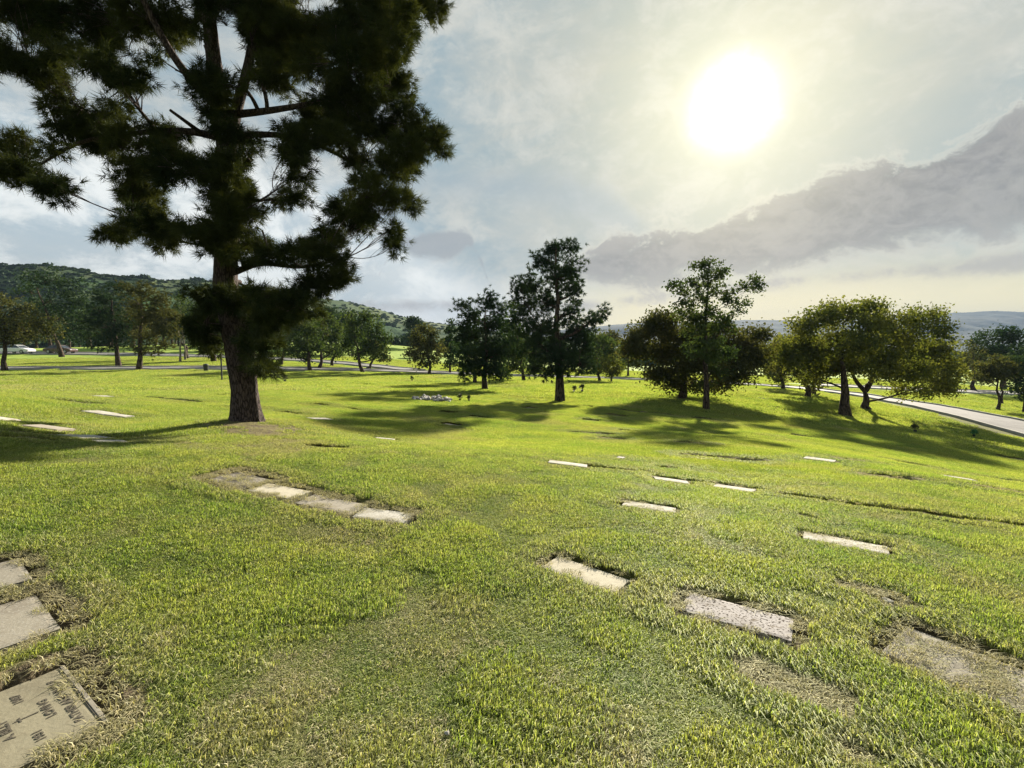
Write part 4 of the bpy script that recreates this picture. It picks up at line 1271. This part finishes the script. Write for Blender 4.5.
for lab, a, b, D, cl_, sd_, mt in [
    ('first tree right of the big pine, half behind its needles', 281, 366, 60, [(290, 325, 10, 10), (280, 338, 11, 10), (292, 348, 9, 6)], 50, 'dark_leaf'),
    ('grey green tree right of the big pine, second from it', 310, 371.5, 52, [(305, 318, 11, 9), (296, 330, 10, 9), (314, 328, 12, 10), (302, 342, 14, 9), (318, 345, 10, 8), (294, 350, 9, 6), (308, 355, 9, 5)], 51, 'mid_leaf'),
    ('forked trunk tree in the middle of the group right of the big pine', 319, 368, 57, [(325, 322, 11, 9), (335, 334, 10, 9), (322, 345, 12, 8), (333, 350, 9, 6)], 52, 'mid_leaf'),
    ('stout trunk tree in shade between the forked one and the rounded one', 332, 365.5, 62, [(340, 330, 9, 9), (345, 343, 9, 9), (335, 352, 10, 5)], 53, 'dark_leaf'),
    ('tall rounded grey tree at the right end of the group by the hill', 363, 371.5, 52, [(352, 322, 9, 7), (366, 320, 10, 8), (376, 330, 10, 9), (356, 336, 13, 9), (372, 344, 13, 8), (384, 338, 7, 8), (360, 352, 13, 6), (378, 356, 8, 5), (346, 346, 7, 8)], 54, 'mid_leaf'),
    ('small tree whose thin trunk shows just right of the tall rounded grey one', 367, 367, 60, [(378, 350, 8, 6), (370, 348, 9, 7), (384, 357, 6, 4)], 55, 'rust_leaf')]:
    shaped('leafy_tree', lab, 'tree', a, b, D, cl_, .2, (cl_[0][0], cl_[0][1] + 4), sd_, leaf=.16, n_per=42, sub=14, spread=.32, mat=mt, group=L_G, jd=1.5)
# tall bare stems
for lab, a, b, D, top, sd_, cr in [('tallest bare stem with a small tuft of leaves on top, left of the big pine', 185, 355, 70, (180, 302), 60, [(178, 300, 7, 5), (184, 308, 6, 4), (173, 307, 5, 4)]),
                                   ('short bare stem in front of the tallest bare stem', 180, 359, 64, (178, 318), 61, [(177, 318, 5, 4), (181, 323, 4, 3)])]:
    shaped('bare_stem_tree', lab, 'tree', a, b, D, cr, .13, top, sd_, leaf=.15, n_per=26, sub=9, spread=.3, mat='mid_leaf', bark='bark_pale', group=L_G)

# trees standing far behind, each with its own crown
far_labels = {
    'L': ('distant dark tree at the foot of the hill', 'distant trees at the foot of the hill'),
    'C': ('distant hazy tree on the skyline beyond the roads', 'distant trees on the skyline'),
}
r2 = random.Random(5)
spots = []
for k in range(56):
    px = r2.uniform(-60, 420); spots.append((px, r2.uniform(95, 128), 'L', r2.uniform(6, 10.5)))
for k in range(46):
    px = r2.uniform(420, 1120); spots.append((px, r2.uniform(78, 135), 'C', r2.uniform(4.5, 8)))
far_proto_t = []
for v in range(5):
    h = 8.0; rr_ = random.Random(100 + v)
    b = np.array([0.0, 0.0, 0.0])
    cls = []
    for k in range(11):
        a = rr_.uniform(0, 6.28); q = rr_.uniform(.2, 1) * 2.4; zz = rr_.uniform(2.6, 7.0)
        q *= 1 - abs(zz - 4.3) / 4.6
        cls.append(((q * math.cos(a), q * math.sin(a), zz), (1.2, 1.2, .85)))
    e = clump_tree('distant_tree', 'x', 'tree', b, cls, (np.array([(0, 0, -.2), (0.05, 0, 2), (0, .1, 4), (0, 0, 6.5)]), np.array([.26, .2, .14, .05])), leaf=.26, n_per=30, sub=9, spread=.42,
                   mat=['dark_leaf', 'mid_leaf', 'dark_leaf', 'mid_leaf', 'rust_leaf'][v], seed=200 + v, twig=False)
    far_proto_t.append(e)
for k, (px, D, gk, h) in enumerate(spots):
    if 376 < px < 412: continue
    x = (px - 512) / F * D
    if road_dist(np.array([x]), np.array([D]))[0] < 5: continue
    src = far_proto_t[k % 5]
    o = src.copy(); COL.objects.link(o)
    o.location = (x, D, float(terrain(x, D)) - .1); s = h / 8; o.scale = (s * r2.uniform(.9, 1.3), s * r2.uniform(.9, 1.2), s); o.rotation_euler = (0, 0, r2.uniform(0, 6.28))
    o['label'], o['group'] = far_labels[gk]
    for ch in list(src.children):
        c = ch.copy(); COL.objects.link(c); c.parent = o
for e in far_proto_t:
    for ch in list(e.children): bpy.data.objects.remove(ch)
    bpy.data.objects.remove(e)

# ------------------------------------------------------------------ hills
def interp_prof(prof, x):
    return np.interp(x, [p[0] for p in prof], [p[1] for p in prof])


M['hill'] = None
def m_hill(name, a, b, c3, sc):
    m, nt = mat_new(name); t = NT(nt)
    pos = t.n('ShaderNodeNewGeometry').outputs['Position']
    n1 = t.noise(pos, sc, 5, 0.65); n2 = t.noise(pos, sc * 9, 4, 0.7)
    c = t.mix(t.smooth(n1, .38, .62), a, b)
    c = t.mix(t.math('MULTIPLY', t.smooth(n2, .5, .7), .7), c, c3)
    bm = t.n('ShaderNodeBump', ins={'Strength': 1.0, 'Distance': 2.0, 'Height': n2})
    p = t.n('ShaderNodeBsdfPrincipled', ins={'Base Color': c, 'Roughness': 1.0, 'Normal': bm.outputs[0]})
    p.inputs['Specular IOR Level'].default_value = 0.05
    t.n('ShaderNodeOutputMaterial', ins={0: p.outputs[0]})
    return m


M['hill'] = m_hill('scrubby_hillside', (0.035, 0.075, 0.028), (0.085, 0.105, 0.045), (0.03, 0.06, 0.022), .012)
M['mountain'] = m_hill('far_mountainside', (0.03, 0.045, 0.03), (0.055, 0.06, 0.04), (0.025, 0.035, 0.025), .003)


def range_mesh(prof, px0, px1, npx, d0f, drf, d1f, ref, seed, spur, rows=60, zfoot=-3.0):
    """ridge line given as pixel heights, standing at distance drf(px); slopes down to d0f and behind to d1f"""
    pxs = np.linspace(px0, px1, npx)
    t = np.concatenate([np.linspace(0, 1, rows), np.linspace(1, 2, rows // 3)[1:]])
    V = np.zeros((len(t), npx, 3))
    for i, px in enumerate(pxs):
        dr, d0, d1 = drf(px), d0f(px), d1f(px)
        top = at_depth(px, interp_prof(prof, px), dr)[2]
        for j, tt in enumerate(t):
            D = d0 + (dr - d0) * tt if tt <= 1 else dr + (d1 - dr) * (tt - 1)
            s = tt if tt <= 1 else 2 - tt
            V[j, i] = ((px - 512) / F * D, D, 0)
            V[j, i, 2] = s
    X, Y, S = V[..., 0], V[..., 1], V[..., 2]
    n = fbm(X / spur, Y / spur, seed, 5) - .5
    tops = np.array([at_depth(px, interp_prof(prof, px), drf(px))[2] for px in pxs])
    prof_s = S ** 1.25 * (1 + 1.1 * n * (1 - S) * 2)
    Z = zfoot - 2 + (tops[None, :] - zfoot + 2) * np.clip(prof_s, -.05, 1.02) + (fbm(X / spur * 6, Y / spur * 6, seed + 3, 3) - .5) * spur * .03 * (1 - np.abs(S - 1) * 0)
    V[..., 2] = Z
    P = V.reshape(-1, 3)
    f = [(a * npx + b, a * npx + b + 1, (a + 1) * npx + b + 1, (a + 1) * npx + b) for a in range(len(t) - 1) for b in range(npx - 1)]
    return P, f, V


profL = [(-500, 300), (-200, 285), (-60, 268), (0, 266), (40, 265), (75, 268), (105, 275), (140, 277), (165, 280), (200, 280), (215, 281), (260, 290), (300, 296), (345, 301), (375, 308), (400, 316), (430, 322), (470, 328), (520, 334), (580, 342), (640, 349)]
P, f, VL = range_mesh(profL, -500, 640, 300, lambda p: 150 + max(0, p - 300) * .5, lambda p: 330 + max(0, p - 150) * 1.0, lambda p: 620 + max(0, p) * 1.2, 0, 33, 60)
o = link('hills', np_mesh('hills', P, f, M['hill'], True)); tag(o, kind='structure')
profR = [(380, 350), (470, 338), (560, 330), (620, 324), (680, 322), (740, 320), (800, 320), (860, 318), (930, 314), (985, 311), (1024, 312), (1200, 306), (1500, 318)]
P, f, VR = range_mesh(profR, 380, 1500, 200, lambda p: 1500, lambda p: 2500, lambda p: 3050, 0, 41, 260)
o = link('mountains', np_mesh('mountains', P, f, M['mountain'], True)); tag(o, kind='structure')

# scrub on the hill: leafy clumps
def scrub_var(seed, n=60):
    r_ = np.random.default_rng(seed)
    d = r_.normal(size=(n, 3)); d /= np.linalg.norm(d, axis=1)[:, None]; d[:, 2] = np.abs(d[:, 2])
    P_ = d * (r_.random(n) ** .4)[:, None] * np.array([1, 1, .8])
    v, f_, a = leaves_quads(P_, .5, r_, 1.2)
    return bpy.data.objects.new('scrub_clump', np_mesh('scrub_clump', v, f_, M['scrub_leaf'], False, {'rnd': a}))


SV = [scrub_var(300 + i) for i in range(4)]
nr_, nc_ = VL.shape[:2]
n = 9000
ii = rng.uniform(8, nr_ - 8, n); jj = rng.uniform(0, nc_ - 2, n)
ii[:700] = 59 + rng.uniform(-1.5, 1.5, 700)
i0 = ii.astype(int); j0 = jj.astype(int); fi = (ii - i0)[:, None]; fj = (jj - j0)[:, None]
Pp = (VL[i0, j0] * (1 - fi) + VL[np.minimum(i0 + 1, nr_ - 1), j0] * fi) * (1 - fj) + (VL[i0, j0 + 1] * (1 - fi) + VL[np.minimum(i0 + 1, nr_ - 1), j0 + 1] * fi) * fj
keep = (fbm(Pp[:, 0] / 30, Pp[:, 1] / 30, 71, 3) > .44) | (np.arange(n) < 700) & (rng.random(n) < .6)
Pp = Pp[keep]; n = len(Pp)
s = rng.uniform(.9, 2.3, n) * np.where(rng.random(n) < .05, 1.8, 1)
Pp[:, 2] -= .2
o = point_object('scrub', Pp, rng.integers(0, 4, n), np.c_[np.zeros((n, 2)), rng.uniform(0, 6.28, n)], np.c_[s, s, s * .85])
tag(o, 'low scrub and scattered small trees covering the hillside', 'scrub', kind='stuff'); gn_scatter(o, SV)
# far wood along the skyline, beyond the trees one can tell apart
xs = []
n = 2600
px = rng.uniform(380, 1250, n); D = rng.uniform(140, 420, n); x = (px - 512) / F * D
z = terrain(x, D, False)
s = rng.uniform(1.6, 3.6, n)
ok = ~((px < 560) & (D > 180))
x, D, z, s = x[ok], D[ok], z[ok], s[ok]; n = len(x)
o = point_object('woods', np.c_[x, D, z], rng.integers(0, 4, n), np.c_[np.zeros((n, 2)), rng.uniform(0, 6.28, n)], np.c_[s * 1.2, s * 1.2, s * 1.25])
tag(o, 'far off belt of trees merging along the foot of the mountains', 'woods', kind='stuff'); gn_scatter(o, SV)


# ------------------------------------------------------------------ small things on the lawn
def put_on(px, py, D=None):
    p = ground_at(px, py) if D is None else near_hit(px, py, D)
    return p


M['rock_w'] = m_plain('broken_white_stone', (0.62, 0.60, 0.56), (0.35, 0.33, 0.30), 6, .85, bump=.02)
M['rock_g'] = m_plain('broken_grey_stone', (0.30, 0.29, 0.28), (0.16, 0.15, 0.14), 6, .85, bump=.02)


def rock_mesh(seed, mat):
    import bmesh
    bm = bmesh.new(); bmesh.ops.create_icosphere(bm, subdivisions=3, radius=1)
    r_ = np.random.default_rng(seed)
    pl = r_.normal(size=(9, 3)); pl /= np.linalg.norm(pl, axis=1)[:, None]; off = r_.uniform(.55, .9, 9)
    for v in bm.verts:
        c = np.array(v.co)
        for q, o_ in zip(pl, off):
            d = c @ q - o_
            if d > 0: c = c - q * d
        c *= 1 + .05 * (vnoise(c[0] * 5 + seed, c[1] * 5 + c[2] * 3, seed) - .5)
        v.co = c
    me = bpy.data.meshes.new('rock'); bm.to_mesh(me); bm.free(); me.materials.append(mat)
    return me


RM = [rock_mesh(i, M['rock_w'] if i % 4 else M['rock_g']) for i in range(6)]
hp = ground_at(432, 400)
rk = random.Random(8)
for k in range(44):
    u = rk.uniform(-1, 1); w = rk.uniform(-1, 1)
    hgt_ = max(0, 1 - abs(u) ** 1.6) * .2 * rk.random()
    x = hp[0] + u * .88; y = hp[1] + w * .42
    s = rk.uniform(.06, .125)
    o = link('rock', RM[k % 6], loc=(x, y, float(terrain(x, y)) + s * .35 + hgt_ * (1 - abs(w))), rot=(rk.uniform(0, 6), rk.uniform(0, 6), rk.uniform(0, 6)))
    o.scale = (s * 1.25, s, s * .8)
    if k % 6 in (0, 4): tag(o, 'dark grey broken rock in the low heap on the lawn', 'rock', 'rocks of the low heap')
    else: tag(o, 'white broken rock in the low heap on the lawn', 'rock', 'rocks of the low heap')

M['pot_dark'] = m_plain('dark_plastic', (0.03, 0.035, 0.03), (0.05, 0.05, 0.045), 10, .5)
M['stem_green'] = m_plain('withered_flowers', (0.05, 0.08, 0.02), (0.11, 0.09, 0.03), 20, .8)
M['stem_bright'] = m_plain('bright_plastic_leaves', (0.03, 0.20, 0.06), (0.05, 0.13, 0.03), 20, .6)


def flower_vase(label, px, py, h, mat, seed, dense=16):
    p = put_on(px, py)
    t = thing('flower_vase', label, 'flower vase', (p[0], p[1], p[2] - .01), group='flower vases set on the lawn')
    b = MB(); prof = [(.035, 0), (.05, .02), (.062, .10), (.07, .15), (.076, .155), (.06, .15), (.05, .10)]
    n = 12; k = h / .42
    for r_, z_ in prof: b.v += [(r_ * k * math.cos(a * 2 * math.pi / n), r_ * k * math.sin(a * 2 * math.pi / n), z_ * k) for a in range(n)]
    for l in range(len(prof) - 1):
        for i in range(n): b.f.append((l * n + i, l * n + (i + 1) % n, (l + 1) * n + (i + 1) % n, (l + 1) * n + i))
    b.build('vase', M['pot_dark'], t, smooth=True)
    r_ = np.random.default_rng(seed); f_ = MB()
    for i in range(dense):
        a = r_.uniform(0, 6.28); q = r_.uniform(.02, .14) * k; zt = r_.uniform(.25, .42) * k
        tip = (q * math.cos(a), q * math.sin(a), zt)
        f_.tube([(0, 0, .1 * k), (tip[0] * .5, tip[1] * .5, zt * .7), tip], [.003, .0025, .002], 4)
        L_, fa, _ = leaves_quads(np.array([tip]) + r_.normal(0, .03 * k, (14, 3)), .05 * k, r_, 1.3)
        f_.add(L_, [tuple(q_) for q_ in fa])
    f_.build('flowers', mat, t)


flower_vase('dark flower vase just right of the rock heap', 460, 401, .32, M['stem_green'], 1)
flower_vase('squat dark flower vase, second to the right of the rock heap', 469, 401.5, .28, M['stem_green'], 2, 22)
flower_vase('small vase right of the tallest tree trunk, nearer to it', 574, 393, .42, M['stem_green'], 3)
flower_vase('small vase right of the tallest tree trunk, further from it', 582, 392.5, .5, M['stem_green'], 4)
flower_vase('dark vase in the shaded strip in front of the road', 915, 433, .42, M['stem_green'], 5)
flower_vase('bright green posy in the shade near the right hand road', 974, 437, .36, M['stem_bright'], 6, 30)
flower_vase('small dark vase just right of the big pine trunk', 285, 382, .5, M['stem_green'], 7)
flower_vase('tiny posy in front of the small reddish tree', 412, 381, .4, M['stem_green'], 8)

# pebble in the near grass
p = ground_at(447, 738)
o = link('pebble', rock_mesh(20, M['rock_w']), loc=(p[0], p[1], p[2] + .022)); o.scale = (.013, .012, .010)
tag(o, 'small white pebble lying in the grass at the bottom of the picture', 'pebble')

# litter bin by the left road
p = near_hit(206, 370, 47.5)
t = thing('litter_bin', 'dark round litter bin beside the road left of the big pine', 'litter bin', tuple(p)); t.scale = (.72, .72, .72)
b = MB(); n = 16
prof = [(.26, 0), (.28, .04), (.30, .5), (.31, .82), (.33, .84), (.33, .88), (.28, .88), (.27, .3)]
for r_, z_ in prof: b.v += [(r_ * math.cos(a * 2 * math.pi / n), r_ * math.sin(a * 2 * math.pi / n), z_) for a in range(n)]
for l in range(len(prof) - 1):
    for i in range(n): b.f.append((l * n + i, l * n + (i + 1) % n, (l + 1) * n + (i + 1) % n, (l + 1) * n + i))
b.f.append(tuple(range(n))[::-1])
b.build('bin_body', M['pot_dark'], t, smooth=True)
b = MB(); b.tube([(0, 0, .89), (0, 0, .95), (0, 0, 1.02)], [.32, .26, .10], 16); b.build('lid', M['pot_dark'], t)

# dark post left of the pine
p = near_hit(222, 380, 37)
t = thing('post', 'thin dark post with a small tap box, left of the big pine trunk', 'post', tuple(p))
b = MB(); b.tube([(0, 0, -.1), (0, 0, 1.0), (0, 0, 1.95)], [.06, .055, .055], 10); b.build('pole', M['pot_dark'], t)
b = MB(); b.box((0, 0, 2.0), (.16, .14, .14), bev=.02); b.build('cap', M['pot_dark'], t)

# ------------------------------------------------------------------ cars
M['paint_w'] = m_plain('white_car_paint', (0.78, 0.79, 0.8), (0.72, 0.73, 0.74), 2, .3, spec=.5, coat=.6)
M['paint_r'] = m_plain('dark_red_car_paint', (0.06, 0.018, 0.012), (0.05, 0.015, 0.01), 2, .35, spec=.5, coat=.6)
M['glass'] = m_plain('dark_car_glass', (0.02, 0.025, 0.03), (0.03, 0.035, 0.04), 2, .1, spec=.7)
M['rubber'] = m_plain('tyre_rubber', (0.02, 0.02, 0.02), (0.03, 0.03, 0.03), 12, .85)
M['alloy'] = m_plain('wheel_alloy', (0.45, 0.45, 0.46), (0.3, 0.3, 0.3), 12, .35, metal=.8)
M['lamp_red'] = m_plain('tail_lamp', (0.3, 0.02, 0.02), None, 9, .3)
M['lamp_clear'] = m_plain('head_lamp', (0.7, 0.7, 0.7), None, 9, .2)


def car(label, loc, rz, paint):
    t = thing('parked_car', label, 'car', tuple(loc), (0, 0, rz), 'cars parked along the far left road')
    # side profile (x, z) swept over stations with narrowing
    bot = [(-2.25, .35), (2.25, .35)]
    def sweep(prof, ys, name, mat, inset):
        V = []; n = len(prof)
        for y_, k in ys:
            for (x, z) in prof: V.append((x * (1 - .02 * (1 - k)), y_, .35 + (z - .35) * (1 if z < .6 else (.9 + .1 * k))))
        f_ = [(a * n + i, a * n + (i + 1) % n, (a + 1) * n + (i + 1) % n, (a + 1) * n + i) for a in range(len(ys) - 1) for i in range(n)]
        f_ += [tuple(range(n))[::-1], tuple((len(ys) - 1) * n + i for i in range(n))]
        return link(name, new_mesh(name, V, f_, mat, False), t)
    body = [(-2.25, .38), (-2.28, .62), (-2.2, .84), (-1.7, .93), (-.9, .97), (1.0, .96), (1.75, .86), (2.15, .72), (2.27, .55), (2.22, .33), (1.75, .28)]
    for cx in (1.38,):
        body += [(cx + .34 * math.cos(a), .30 + .34 * math.sin(a)) for a in np.linspace(.1, math.pi - .1, 8)]
    body += [(-1.05 + .34 * math.cos(a) - .3, .30 + .34 * math.sin(a)) for a in np.linspace(.1, math.pi - .1, 8)]
    body += [(-1.8, .28)]
    sweep(body, [(-.86, 0), (-.82, .8), (-.5, 1), (.5, 1), (.82, .8), (.86, 0)], 'body', paint, 0)
    cab = [(-1.75, .93), (-1.1, 1.36), (-.3, 1.45), (.35, 1.40), (1.1, .95)]
    def cabin(prof, w0, w1, zt, name, mat):
        V = []
        for sgn in (-1, 1):
            for (x, z) in prof:
                k = (z - .93) / .52; V.append((x, sgn * (w0 + (w1 - w0) * k), z))
        n = len(prof)
        f_ = [tuple(range(n)), tuple(range(2 * n - 1, n - 1, -1))] + [(i, n + i, n + (i + 1) % n, (i + 1) % n) for i in range(n)]
        return link(name, new_mesh(name, V, f_, mat, False), t)
    cabin(cab, .79, .60, 0, 'window', M['glass'])
    roof = MB()
    rp = [(-1.15, 1.36), (-.3, 1.475), (.4, 1.42)]
    V = [(x, s_ * .62, z) for s_ in (-1, 1) for x, z in rp] + [(x, s_ * .62, z - .05) for s_ in (-1, 1) for x, z in rp]
    roof.add(V, [(0, 1, 4, 3), (1, 2, 5, 4), (6, 9, 10, 7), (7, 10, 11, 8), (0, 3, 9, 6), (2, 8, 11, 5), (0, 6, 7, 1), (1, 7, 8, 2), (3, 4, 10, 9), (4, 5, 11, 10)])
    for s_ in (-1, 1):
        for (xa, za), (xb, zb) in (((-1.78, .93), (-1.13, 1.36)), ((1.12, .95), (.38, 1.40)), ((-.35, .95), (-.32, 1.44))):
            roof.tube([(xa, s_ * .79, za), (xb, s_ * .61, zb)], [.035, .035], 5)
    roof.build('roof', paint, t)
    for cx in (-1.35, 1.38):
        for s_ in (-1, 1):
            w = MB(); w.tube([(0, -.1, 0), (0, -.08, 0), (0, .08, 0), (0, .1, 0)], [.27, .315, .315, .27], 20)
            wo = w.build('wheel', M['rubber'], t, loc=(cx, s_ * .78, .315))
            r_ = MB(); r_.tube([(0, -.105, 0), (0, .105, 0)], [.2, .2], 16); r_.build('rim', M['alloy'], wo)
    for s_ in (-1, 1):
        b_ = MB(); b_.box((2.2, s_ * .6, .64), (.12, .3, .12), bev=.02); b_.build('headlight', M['lamp_clear'], t)
        b_ = MB(); b_.box((-2.23, s_ * .62, .74), (.1, .28, .14), bev=.02); b_.build('tail_light', M['lamp_red'], t)


p = near_hit(18, 354, 82); p[2] += .12
car('white saloon car parked on the far road at the left edge', p, R(2), M['paint_w'])
p = near_hit(61, 356, 83); p[2] += .12
car('dark red car half hidden behind a tree trunk on the far left road', p, R(2), M['paint_r'])

# ------------------------------------------------------------------ haze
hz = MB(); hz.box((0, 0, 0), (6700, 6700, 1))
lo, hi = -12.0, 260.0
hz = MB(); hz.box((0, 0, (lo + hi) / 2), (6700, 6700, hi - lo))
m, nt = mat_new('valley_haze'); t_ = NT(nt)
pv = t_.n('ShaderNodeVolumePrincipled', ins={'Color': (0.14, 0.19, 0.30, 1), 'Density': 0.00022, 'Anisotropy': 0.2})
o_ = t_.n('ShaderNodeOutputMaterial'); nt.links.new(pv.outputs[0], o_.inputs['Volume'])
hzo = hz.build('haze', m); tag(hzo, 'thin valley haze', 'haze', kind='stuff')

# ------------------------------------------------------------------ world: sky with cloud
EXPO = 1.8
STR = 0.07
K = 1.0 / (STR * 2 ** EXPO)          # display-linear value -> radiance before strength
world = bpy.data.worlds.new('World'); scene.world = world; world.use_nodes = True
nt = world.node_tree; nt.nodes.clear(); t = NT(nt)
sky = t.n('ShaderNodeTexSky', sky_type='NISHITA', sun_disc=False, sun_elevation=SUN_EL, sun_rotation=SUN_AZ, air_density=1.2, dust_density=2.0, ozone_density=1.5)
gen = t.n('ShaderNodeTexCoord').outputs['Generated']
sep = t.n('ShaderNodeSeparateXYZ', ins={0: gen})
X_, Y_, Z_ = sep.outputs
az = t.math('MULTIPLY', t.math('ARCTAN2', X_, Y_), 180 / math.pi)
el = t.math('MULTIPLY', t.math('ARCSINE', Z_), 180 / math.pi)
cosw = t.math('MULTIPLY', az, 1.0)
vec = t.n('ShaderNodeCombineXYZ', ins={0: az, 1: t.math('ADD', t.math('MULTIPLY', el, 2.3), t.math('MULTIPLY', az, -.45)), 2: 0.0}).outputs[0]
vec2 = t.n('ShaderNodeCombineXYZ', ins={0: az, 1: t.math('MULTIPLY', el, 1.5), 2: 3.7}).outputs[0]
nA = t.noise(vec, .045, 6, .60, .3)
nB = t.noise(vec2, .13, 8, .66, .5)
nC = t.noise(vec2, .42, 7, .7, .6)


def curve(inp, pts, lo, hi):
    mr = t.n('ShaderNodeMapRange', ins={0: inp, 1: pts[0][0], 2: pts[-1][0]}).outputs[0]
    fc = nt.nodes.new('ShaderNodeFloatCurve'); nt.links.new(mr, fc.inputs['Value'])
    cm = fc.mapping.curves[0]
    while len(cm.points) < len(pts): cm.points.new(.5, .5)
    for q, (a, b) in zip(cm.points, pts):
        q.location = ((a - pts[0][0]) / (pts[-1][0] - pts[0][0]), (b - lo) / (hi - lo)); q.handle_type = 'AUTO'
    fc.mapping.update()
    return t.math('ADD', t.math('MULTIPLY', fc.outputs[0], hi - lo), lo)


def pe(px, py):
    a = math.atan((px - 512) / F); e = math.atan((350 - py) / F * math.cos(a)); return (math.degrees(a), math.degrees(e))


def band(top, bot, soft_t=1.0, soft_b=2.0, na=3.0):
    tp_ = [pe(*q) for q in top]; bp_ = [pe(*q) for q in bot]
    T_ = curve(az, tp_, -5, 40); B_ = curve(az, bp_, -5, 40)
    nz = t.math('MULTIPLY', t.math('SUBTRACT', t.math('ADD', t.math('MULTIPLY', nB, .65), t.math('MULTIPLY', nC, .35)), .5), na * 2)
    a_ = t.smooth(t.math('ADD', t.math('SUBTRACT', T_, el), nz), -soft_t * .2, soft_t)
    b_ = t.smooth(t.math('ADD', t.math('SUBTRACT', el, B_), nz), -soft_b * .4, soft_b)
    return t.math('MULTIPLY', a_, b_)


b1 = band([(430, 352), (560, 270), (590, 247), (650, 228), (720, 214), (780, 192), (800, 178), (870, 160), (940, 134), (1024, 98), (1300, 10)],
          [(430, 352), (560, 285), (600, 296), (680, 296), (760, 288), (850, 276), (940, 260), (1024, 244), (1300, 170)], 1.7, 3.0, 6.0)
b2 = band([(600, 300), (700, 285), (780, 275), (860, 266), (950, 258), (1024, 250), (1300, 210)], [(600, 312), (700, 296), (780, 290), (860, 284), (950, 280), (1024, 276), (1300, 250)], 1.0, 1.0, 2.6)
b3 = band([(360, 350), (396, 245), (420, 236), (450, 236), (475, 245), (500, 350)], [(360, 350), (396, 256), (420, 262), (450, 262), (475, 256), (500, 350)], .6, .8, 2.6)
b4 = band([(-200, 250), (200, 215), (400, 170), (480, 168), (560, 172), (620, 200), (700, 350)], [(-200, 300), (200, 260), (400, 205), (480, 210), (560, 222), (620, 240), (700, 350)], 2.5, 3.0, 4)

# angular distance to the sun
dot = t.n('ShaderNodeVectorMath', operation='DOT_PRODUCT', ins={0: t.n('ShaderNodeVectorMath', operation='NORMALIZE', ins={0: gen}).outputs[0], 1: tuple(SUN)}).outputs['Value']
ang = t.math('MULTIPLY', t.math('ARCCOSINE', t.math('MINIMUM', dot, 1.0)), 180 / math.pi)
angn = t.math('ADD', ang, t.math('MULTIPLY', t.math('SUBTRACT', t.math('ADD', t.math('MULTIPLY', nB, .6), t.math('MULTIPLY', nC, .4)), .5), 5.0))
near_s = t.smooth(ang, 42, 4)      # 1 near the sun
near_s2 = t.smooth(ang, 22, 5)
hor = t.math('MULTIPLY', t.smooth(t.math('SUBTRACT', el, t.math('MULTIPLY', t.smooth(az, 0, -25), 12.0)), 10, 3), t.math('SUBTRACT', 1.0, t.math('MULTIPLY', t.math('MULTIPLY', t.smooth(az, 0, -20), t.smooth(nB, .60, .40)), .6)))


def C3(c): return tuple(v for v in c)


blue = (.36, .47, .57)
veil = t.mix(t.smooth(t.math('ADD', t.math('MULTIPLY', nA, .7), t.math('MULTIPLY', nB, .3)), .38, .62), (.24, .385, .48), (.51, .55, .54))
veil = t.mix(t.math('MULTIPLY', near_s, .7), veil, (.64, .62, .46))
veil = t.mix(t.math('MULTIPLY', t.smooth(t.math('ADD', t.math('MULTIPLY', nB, .6), t.math('MULTIPLY', nC, .4)), .44, .66), .5), veil, (.80, .79, .70))
veil = t.mix(t.math('MULTIPLY', b4, .4), veil, (.30, .41, .49))
low_l = t.mix(t.smooth(az, -6, 16), (1.12, 1.14, 1.10), (1.46, 1.24, .62))
veil = t.mix(t.math('MULTIPLY', hor, .85), veil, low_l)
dark = t.mix(t.smooth(nC, .35, .65), (.20, .20, .195), (.33, .32, .30))
dark = t.mix(t.math('MULTIPLY', t.smooth(nB, .40, .66), .8), dark, (.40, .385, .345))
rim = t.mix(.5, dark, (.85, .78, .62))
cl1 = t.mix(t.smooth(b1, .2, .9), (.84, .80, .66), dark)
c = t.mix(t.math('MULTIPLY', b1, .96), veil, cl1)
c = t.mix(t.math('MULTIPLY', b2, .7), c, (.40, .375, .36))
c = t.mix(t.math('MULTIPLY', b3, .85), c, (.36, .385, .40))
# glow of the sun through thin cloud
g1 = t.math('POWER', t.smooth(angn, 7.8, .6), 3.0)
g2 = t.math('POWER', t.smooth(angn, 24, 2.0), 2.0)
glow = t.n('ShaderNodeVectorMath', operation='SCALE', ins={0: (2.4, 2.2, 1.7), 'Scale': g1}).outputs[0]
glow2 = t.n('ShaderNodeVectorMath', operation='SCALE', ins={0: (.26, .25, .12), 'Scale': g2}).outputs[0]
c = t.n('ShaderNodeVectorMath', operation='ADD', ins={0: c, 1: glow}).outputs[0]
c = t.n('ShaderNodeVectorMath', operation='ADD', ins={0: c, 1: glow2}).outputs[0]
c = t.n('ShaderNodeVectorMath', operation='SCALE', ins={0: c, 'Scale': K}).outputs[0]
c = t.mix(.97, sky.outputs[0], c)
bg = t.n('ShaderNodeBackground', ins={'Color': c, 'Strength': STR})
t.n('ShaderNodeOutputWorld', ins={0: bg.outputs[0]})

sun_d = bpy.data.lights.new('sun', 'SUN'); sun_d.energy = 5.0; sun_d.angle = R(1.8); sun_d.color = (1.0, .90, .74)
sun = bpy.data.objects.new('sun', sun_d); COL.objects.link(sun)
sun.rotation_euler = Vector(tuple(SUN)).to_track_quat('Z', 'Y').to_euler()

vs = scene.view_settings
vs.view_transform = 'Standard'; vs.look = 'None'; vs.exposure = EXPO; vs.gamma = 1; vs.use_curve_mapping = False
scene.cycles.max_bounces = 8; scene.cycles.transmission_bounces = 4; scene.cycles.diffuse_bounces = 4; scene.cycles.volume_bounces = 1
scene.cycles.transparent_max_bounces = 8
scene.cycles.use_denoising = True
scene.render.film_transparent = False
